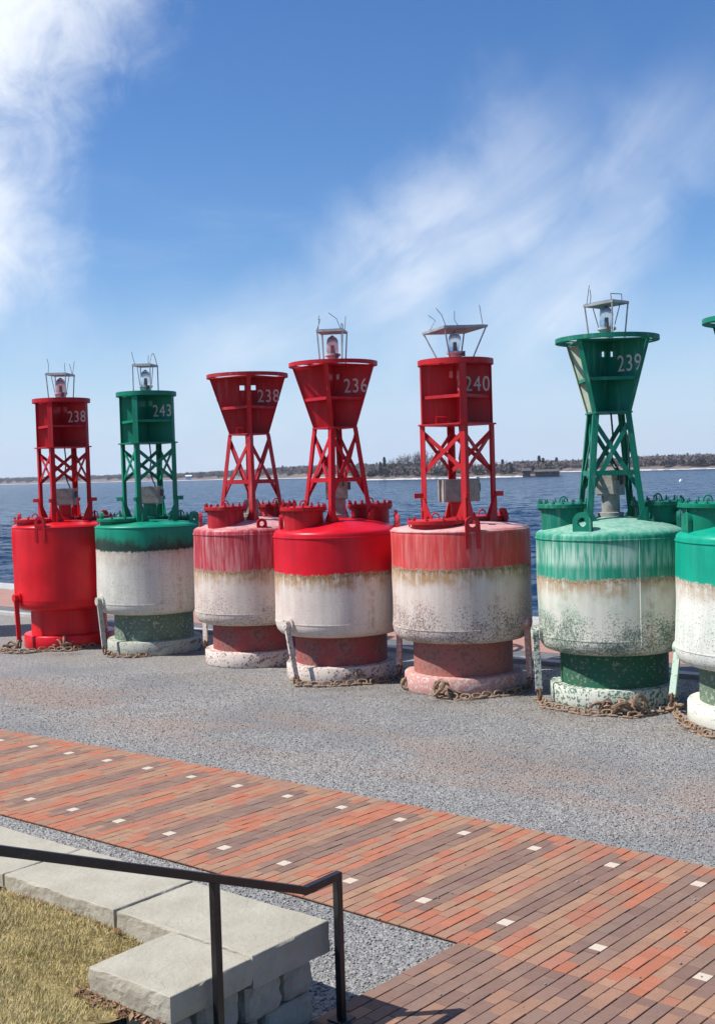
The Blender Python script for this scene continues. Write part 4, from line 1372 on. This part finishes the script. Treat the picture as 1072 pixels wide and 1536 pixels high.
for z0, z1, off in ((0.205, 0.405, 0.0), (0.0, 0.20, 0.2)):
    a = -10.3 + off
    k = 0
    while a < -4.9:
        ln = rng.uniform(0.38, 0.62)
        wstone('wall_block', a, min(a + ln, -4.87), 4.62, 5.0, z0, z1, wall, rnd=0.8, rough=0.012, seed=40 + k)
        a += ln + 0.012
        k += 1
tag(wall, 'low pale limestone wall with flat coping slabs beside the lawn', 'wall')

# lawn
M['lawn_soil'] = simple('dry lawn thatch', (0.30, 0.23, 0.105), 0.95, 0.4, 14, 0, 0.5, 0.1, dark=(0.07, 0.06, 0.025))
GRASS = [simple('straw grass', (0.52, 0.42, 0.20), 0.8, 0.2, 9, spec=0.2), simple('olive grass', (0.36, 0.31, 0.11), 0.8, 0.2, 9, spec=0.2), simple('green grass', (0.20, 0.20, 0.065), 0.8, 0.2, 9, spec=0.2),
         simple('pale straw grass', (0.60, 0.50, 0.29), 0.8, 0.2, 9, spec=0.2)]


def lawn_z(a, n):
    s = np.clip((-5.2 - a) / 0.5, 0, 1)
    return 0.425 + 0.055 * s + 0.30 * np.maximum(0, 3.7 - n) + 0.012 * np.sin(a * 3.1 + n * 2.3) * np.cos(n * 4.7 - a)


ga, gn = np.linspace(-18, -4.72, 90), np.linspace(-8, 4.43, 80)
pts = [Q(a, n, float(lawn_z(a, n))) for a in ga for n in gn]
fs = [(i * 80 + j, (i + 1) * 80 + j, (i + 1) * 80 + j + 1, i * 80 + j + 1) for i in range(89) for j in range(79)]
tag(MB().add(pts, fs).build('lawn', M['lawn_soil'], smooth=True), kind='structure', label='dry yellowed lawn above the low stone wall')
NB = 90000
a = -7.9 + (7.9 - 4.76) * nr.rand(NB)
n = 2.9 + (4.41 - 2.9) * nr.rand(NB)
ok = ~((a > -5.10) & (n > 3.81)) & (nr.rand(NB) < 0.55 + 0.45 * np.sin(a * 5 + np.cos(n * 7) * 2) ** 2)
a, n = a[ok], n[ok]
NB = len(a)
z = lawn_z(a, n)
bx = AX.x * a + NX.x * n
by = AX.y * a + NX.y * n
h = 0.022 + 0.03 * nr.rand(NB)
th = nr.rand(NB) * 6.283
lean = 0.2 + 1.1 * nr.rand(NB)
ln_x, ln_y = np.cos(th) * np.sin(lean) * h, np.sin(th) * np.sin(lean) * h
wx, wy = -np.sin(th) * 0.0022, np.cos(th) * 0.0022
V = np.stack([np.stack([bx - wx, by - wy, z - 0.004], -1), np.stack([bx + wx, by + wy, z - 0.004], -1), np.stack([bx + ln_x, by + ln_y, z + np.cos(lean) * h], -1)], 1)
pn = np.sin(a * 2.3 + 1.0) * np.cos(n * 3.1) * 0.5 + 0.5
pick = nr.rand(NB)
mi = np.where(pick < 0.34, 0, np.where(pick < 0.50 + 0.12 * pn, 1, np.where(pick < 0.66 + 0.16 * pn, 2, 3)))
tag(link('grass', raw_mesh('grass', V.reshape(-1, 3), np.arange(NB * 3).reshape(-1, 3), GRASS, mi)), 'short dry yellow and green grass blades', kind='stuff')
# leaf litter along the slab
LEAF = [simple('brown leaf', (0.17, 0.085, 0.045), 0.8, 0.3, 30), simple('tan leaf', (0.28, 0.17, 0.10), 0.8, 0.3, 30)]
NL = 300
la = np.concatenate([-5.14 + 0.64 * nr.rand(240), -7.4 + 2.3 * nr.rand(60)])
lnn = np.concatenate([3.80 - np.abs(nr.normal(0, 0.035, 240)), 4.385 - np.abs(nr.normal(0, 0.02, 60))])
sel = nr.rand(240) < 0.25
la[:240][sel] = -5.13 - np.abs(nr.normal(0, 0.03, sel.sum()))
lnn[:240][sel] = 3.8 + 0.5 * nr.rand(sel.sum())
lz = lawn_z(la, lnn) + 0.008 + 0.02 * nr.rand(NL)
lx, ly = AX.x * la + NX.x * lnn, AX.y * la + NX.y * lnn
th = nr.rand(NL) * 6.283
s = 0.008 + 0.012 * nr.rand(NL)
tl = nr.normal(0, 0.4, (NL, 2))
quad = []
for sx, sy in ((-1.4, 0), (0, -0.8), (1.4, 0), (0, 0.8)):
    qx, qy = s * sx, s * sy
    quad.append(np.stack([lx + qx * np.cos(th) - qy * np.sin(th), ly + qx * np.sin(th) + qy * np.cos(th), lz + qx * tl[:, 0] + qy * tl[:, 1]], -1))
V = np.stack(quad, 1)
tag(link('fallen_leaves', raw_mesh('fallen_leaves', V.reshape(-1, 3), np.arange(NL * 4).reshape(-1, 4), LEAF, nr.choice(2, NL))), 'dry brown fallen leaves along the stone slab', kind='stuff')

# steps climbing from the landing towards the viewer, and the bank they stand in
steps = empty('stone_steps', Q(-2.0, 4.5))
inv_s = Matrix.Translation(steps.location).inverted()
for k in range(10):
    n1_ = 4.52 - 0.39 * k
    o = quad_box(MB(), -4.44, 2.4, n1_ - 0.43, n1_, 0.0 if k < 2 else 0.15 * (k - 1), 0.15 * (k + 1)).build('step', M['limestone'], steps)
    o.matrix_parent_inverse = inv_s
tag(steps, 'wide pale stone steps leading down to the dark brick landing', 'steps')
tag(quad_box(MB(), -4.40, 2.4, -9, 0.60, 0.0, 1.5).build('upper_landing', M['concrete']), kind='structure', label='concrete landing at the head of the steps')

M['black_rail'] = simple('black rail paint', (0.010, 0.010, 0.013), 0.35, 0.2, 12, 0, 0.05, 0.5, dark=(0.10, 0.09, 0.09), darkamt=0.12)
RA, RN = -4.389, 4.985
rail = empty('handrail', Q(RA, RN))
inv_r = Matrix.Translation(rail.location).inverted()


def rp(s, z):
    return Q(RA, RN + s, z)


def rbuild(mb, name):
    o = mb.build(name, M['black_rail'], rail)
    o.matrix_parent_inverse = inv_r
    bv = o.modifiers.new('soft edges', 'BEVEL')
    bv.width, bv.segments = 0.004, 2
    return o


RZ = 0.8525
rbuild(MB().bar(rp(-0.236, RZ), rp(-4.2, RZ + 3.964 * 0.385), 0.044, 0.044), 'sloping_rail')
rbuild(MB().bar(rp(-0.250, RZ - 0.002), rp(0.064, RZ + 0.002), 0.0435, 0.0435), 'level_rail')
for s, zb_, zt_ in ((0.043, 0.0, RZ - 0.02), (-0.905, 0.25, RZ + 0.66 * 0.385 - 0.015), (-2.6, 0.9, RZ + 2.36 * 0.385 - 0.015), (-3.9, 1.4, RZ + 3.66 * 0.385 - 0.015)):
    rbuild(MB().box(rp(s, (zb_ + zt_) / 2), (0.042, 0.042, zt_ - zb_), AN), 'post')
rbuild(MB().box(rp(0.043, 0.027), (0.12, 0.12, 0.010), AN), 'base_plate')
tag(rail, 'black square-tube steel handrail beside the stone wall', 'handrail')

# ------------------------------------------------------------------ far things: trees on the point, houses, a float
M['bark'] = simple('grey bark', (0.15, 0.125, 0.11), 0.95, 0.3, 0.5, spec=0.1)


def sliver(p, q, wd, out):
    """thin three-sided twig"""
    p, q = np.array(p), np.array(q)
    d = q - p
    x = np.cross(d, (0.3, 0.1, 1.0))
    x /= np.linalg.norm(x) + 1e-9
    y = np.cross(d, x)
    y /= np.linalg.norm(y) + 1e-9
    out += [p + x * wd, p - x * wd * 0.5 + y * wd * 0.87, q, p - x * wd * 0.5 + y * wd * 0.87, p - x * wd * 0.5 - y * wd * 0.87, q, p - x * wd * 0.5 - y * wd * 0.87, p + x * wd, q]


def bare_tree(px, ytop, dist, label, seed):
    r = np.random.RandomState(seed)
    top = at_far(px, ytop, dist)
    base = Vector((top.x, top.y, 0.6))
    H = top.z - base.z
    root = empty('bare_tree', base)
    tr = MB()
    tr.cyl((0, 0, -1.5), (0.2, 0, H * 0.3), H * 0.024, H * 0.018, 7)
    tr.cyl((0.2, 0, H * 0.3), (0, 0.2, H * 0.62), H * 0.018, H * 0.010, 7)
    tr.build('trunk', M['bark'], root)
    out = []
    for k in range(26):
        z0 = H * r.uniform(0.18, 0.6)
        a = r.uniform(0, 6.283)
        e = r.uniform(0.15, 1.0)
        rad_ = H * 0.33 * math.sqrt(max(0.05, 1 - (2 * e - 1) ** 2 * 0.8)) * r.uniform(0.6, 1.05)
        tip = np.array((math.cos(a) * rad_, math.sin(a) * rad_, H * (0.32 + 0.66 * e)))
        st_ = np.array((0, 0, z0))
        mid = st_ + (tip - st_) * 0.5 + r.normal(0, H * 0.02, 3)
        sliver(st_, mid, H * 0.009, out)
        sliver(mid, tip, H * 0.007, out)
        for q in range(13):
            f = r.uniform(0.3, 1.0)
            p0 = st_ + (tip - st_) * f
            p1 = p0 + r.normal(0, 1, 3) * H * 0.075 + np.array((0, 0, H * 0.035))
            sliver(p0, p1, H * 0.0042, out)
            p2 = p0 + (p1 - p0) * 0.6
            sliver(p2, p2 + r.normal(0, 1, 3) * H * 0.05, H * 0.0035, out)
    V = np.array(out)
    link('crown', raw_mesh('crown', V, np.arange(len(V)).reshape(-1, 3), [WOOD[4]]), root)
    tag(root, label, 'tree', 'bare trees on the wooded point')


def pine(px, ytop, dist, label, seed):
    r = np.random.RandomState(seed)
    top = at_far(px, ytop, dist)
    base = Vector((top.x, top.y, 0.6))
    H = top.z - base.z
    root = empty('pine_tree', base)
    MB().cyl((0, 0, -1), (0, 0, H * 0.9), H * 0.02, 0.03, 6).build('trunk', M['bark'], root)
    n = 900
    f = r.rand(n) ** 0.8
    a = r.rand(n) * 6.283
    rr_ = (1 - f) * H * 0.20 * (0.25 + 0.75 * r.rand(n)) * (0.75 + 0.35 * np.sin(f * 40)) + 0.1
    c = np.stack([np.cos(a) * rr_, np.sin(a) * rr_, H * (0.10 + 0.90 * f)], -1)
    V = (c[:, None, :] + r.normal(0, 0.32, (n, 3, 3))).reshape(-1, 3)
    link('crown', raw_mesh('crown', V, np.arange(len(V)).reshape(-1, 3), [WOOD[3]]), root)
    tag(root, label, 'tree', 'conifers on the wooded point')


TL = 'leafless tree on the wooded point across the river'
for k, (px, yt, dd) in enumerate(((586, 688, 612), (594, 683, 618), (603, 679, 606), (612, 681, 622), (621, 677, 604), (631, 675, 612), (641, 676, 600), (652, 680, 608), (664, 685, 598), (678, 688, 600), (694, 689, 590),
                                  (709, 691, 592), (724, 692, 584), (741, 691, 588), (757, 690, 580), (771, 691, 584), (786, 690, 576))):
    lab = {5: 'tallest round-crowned leafless tree on the wooded point', 0: 'leafless tree beside the dark conifer at the bare end of the wooded point', 16: 'leafless tree behind the brown cottage on the wooded point'}.get(k, 'tall ' + TL if k < 8 else 'low ' + TL)
    bare_tree(px, yt, dd, lab, 100 + k)
for k, (px, yt, dd) in enumerate(((576, 687, 610), (570, 694, 606), (753, 690, 590), (808, 685, 590), (814, 688, 592), (834, 687, 640))):
    pine(px, yt, dd, ('dark pointed conifer beside the tall bare trees on the wooded point', 'short dark conifer at the open end of the wooded point', 'dark conifer among the low bare trees of the wooded point',
                      'tall dark conifer above the boathouse roof', 'shorter dark conifer above the boathouse roof', 'dark conifer past the end of the boathouse')[k], 200 + k)

M['house_white'] = simple('white siding', (0.78, 0.78, 0.76), 0.7, 0.05, 0.5)
M['house_brown'] = simple('brown boards', (0.13, 0.085, 0.06), 0.8, 0.2, 0.5)
M['roof_grey'] = simple('grey roof', (0.085, 0.08, 0.078), 0.8, 0.15, 0.5)
M['pane'] = simple('dark pane', (0.03, 0.035, 0.04), 0.2, 0.1)


def house(name, label, px, py, dist, wd, dp, hw, hr, wm, rm):
    c = at_far(px, py, dist)
    root = empty(name, (c.x, c.y, c.z), math.atan2(-c.x, c.y))
    MB().box((0, 0, hw / 2 - 1.0), (wd, dp, hw + 2.0)).build('wall', wm, root)
    rf = MB()
    o_ = 0.5
    e0, e1 = wd / 2 + o_, dp / 2 + o_
    rf.add([(-e0, -e1, hw), (e0, -e1, hw), (e0, e1, hw), (-e0, e1, hw), (-e0, 0, hw + hr), (e0, 0, hw + hr)], [(0, 1, 5, 4), (2, 3, 4, 5), (0, 4, 3), (1, 2, 5), (0, 3, 2, 1)])
    rf.build('roof', rm, root)
    for x in (-0.28, 0.28):
        MB().box((x * wd, -dp / 2 - 0.03, hw * 0.55), (wd * 0.14, 0.08, hw * 0.4)).build('window', M['pane'], root)
    MB().box((0, -dp / 2 - 0.03, hw * 0.36), (wd * 0.12, 0.08, hw * 0.72)).build('door', M['pane'], root)
    tag(root, label, 'house')


house('boathouse', 'long low dark boathouse at the tip of the wooded point', 820, 713, 526, 10.5, 7, 1.7, 1.0, M['house_brown'], M['roof_grey'])
house('cottage', 'small brown cottage among trees on the wooded point', 789, 711.5, 533, 3.4, 4, 1.6, 1.0, M['house_brown'], M['roof_grey'])
house('white_house', 'small white house on the distant shore', 283, 717.5, 1440, 7.0, 6, 2.6, 1.3, M['house_white'], M['house_white'])
c = G(1020, 722.5, WATER_Z)
fl = MB().lathe([(0.001, -0.3), (0.3, -0.2), (0.42, 0.05), (0.36, 0.32), (0.15, 0.48), (0.08, 0.6), (0.001, 0.62)], 16)
o = fl.build('mooring_float', M['house_white'], None, True)
o.location = c
tag(o, 'small white mooring float out on the open river', 'float')

# ------------------------------------------------------------------ river haze
hz = MB()
hz.box((-100, 1300, 40), (5200, 2700, 83.0))
hm = bpy.data.materials.new('haze')
hm.use_nodes = True
hm.node_tree.nodes.clear()
ht = NT(hm.node_tree)
pv = ht.n('ShaderNodeVolumePrincipled', {'Color': (0.80, 0.87, 1.0, 1), 'Density': 0.00013, 'Anisotropy': 0.2})
ho = ht.n('ShaderNodeOutputMaterial')
hm.node_tree.links.new(pv.outputs[0], ho.inputs['Volume'])
tag(hz.build('haze', hm), 'thin bluish haze over the river', kind='stuff')
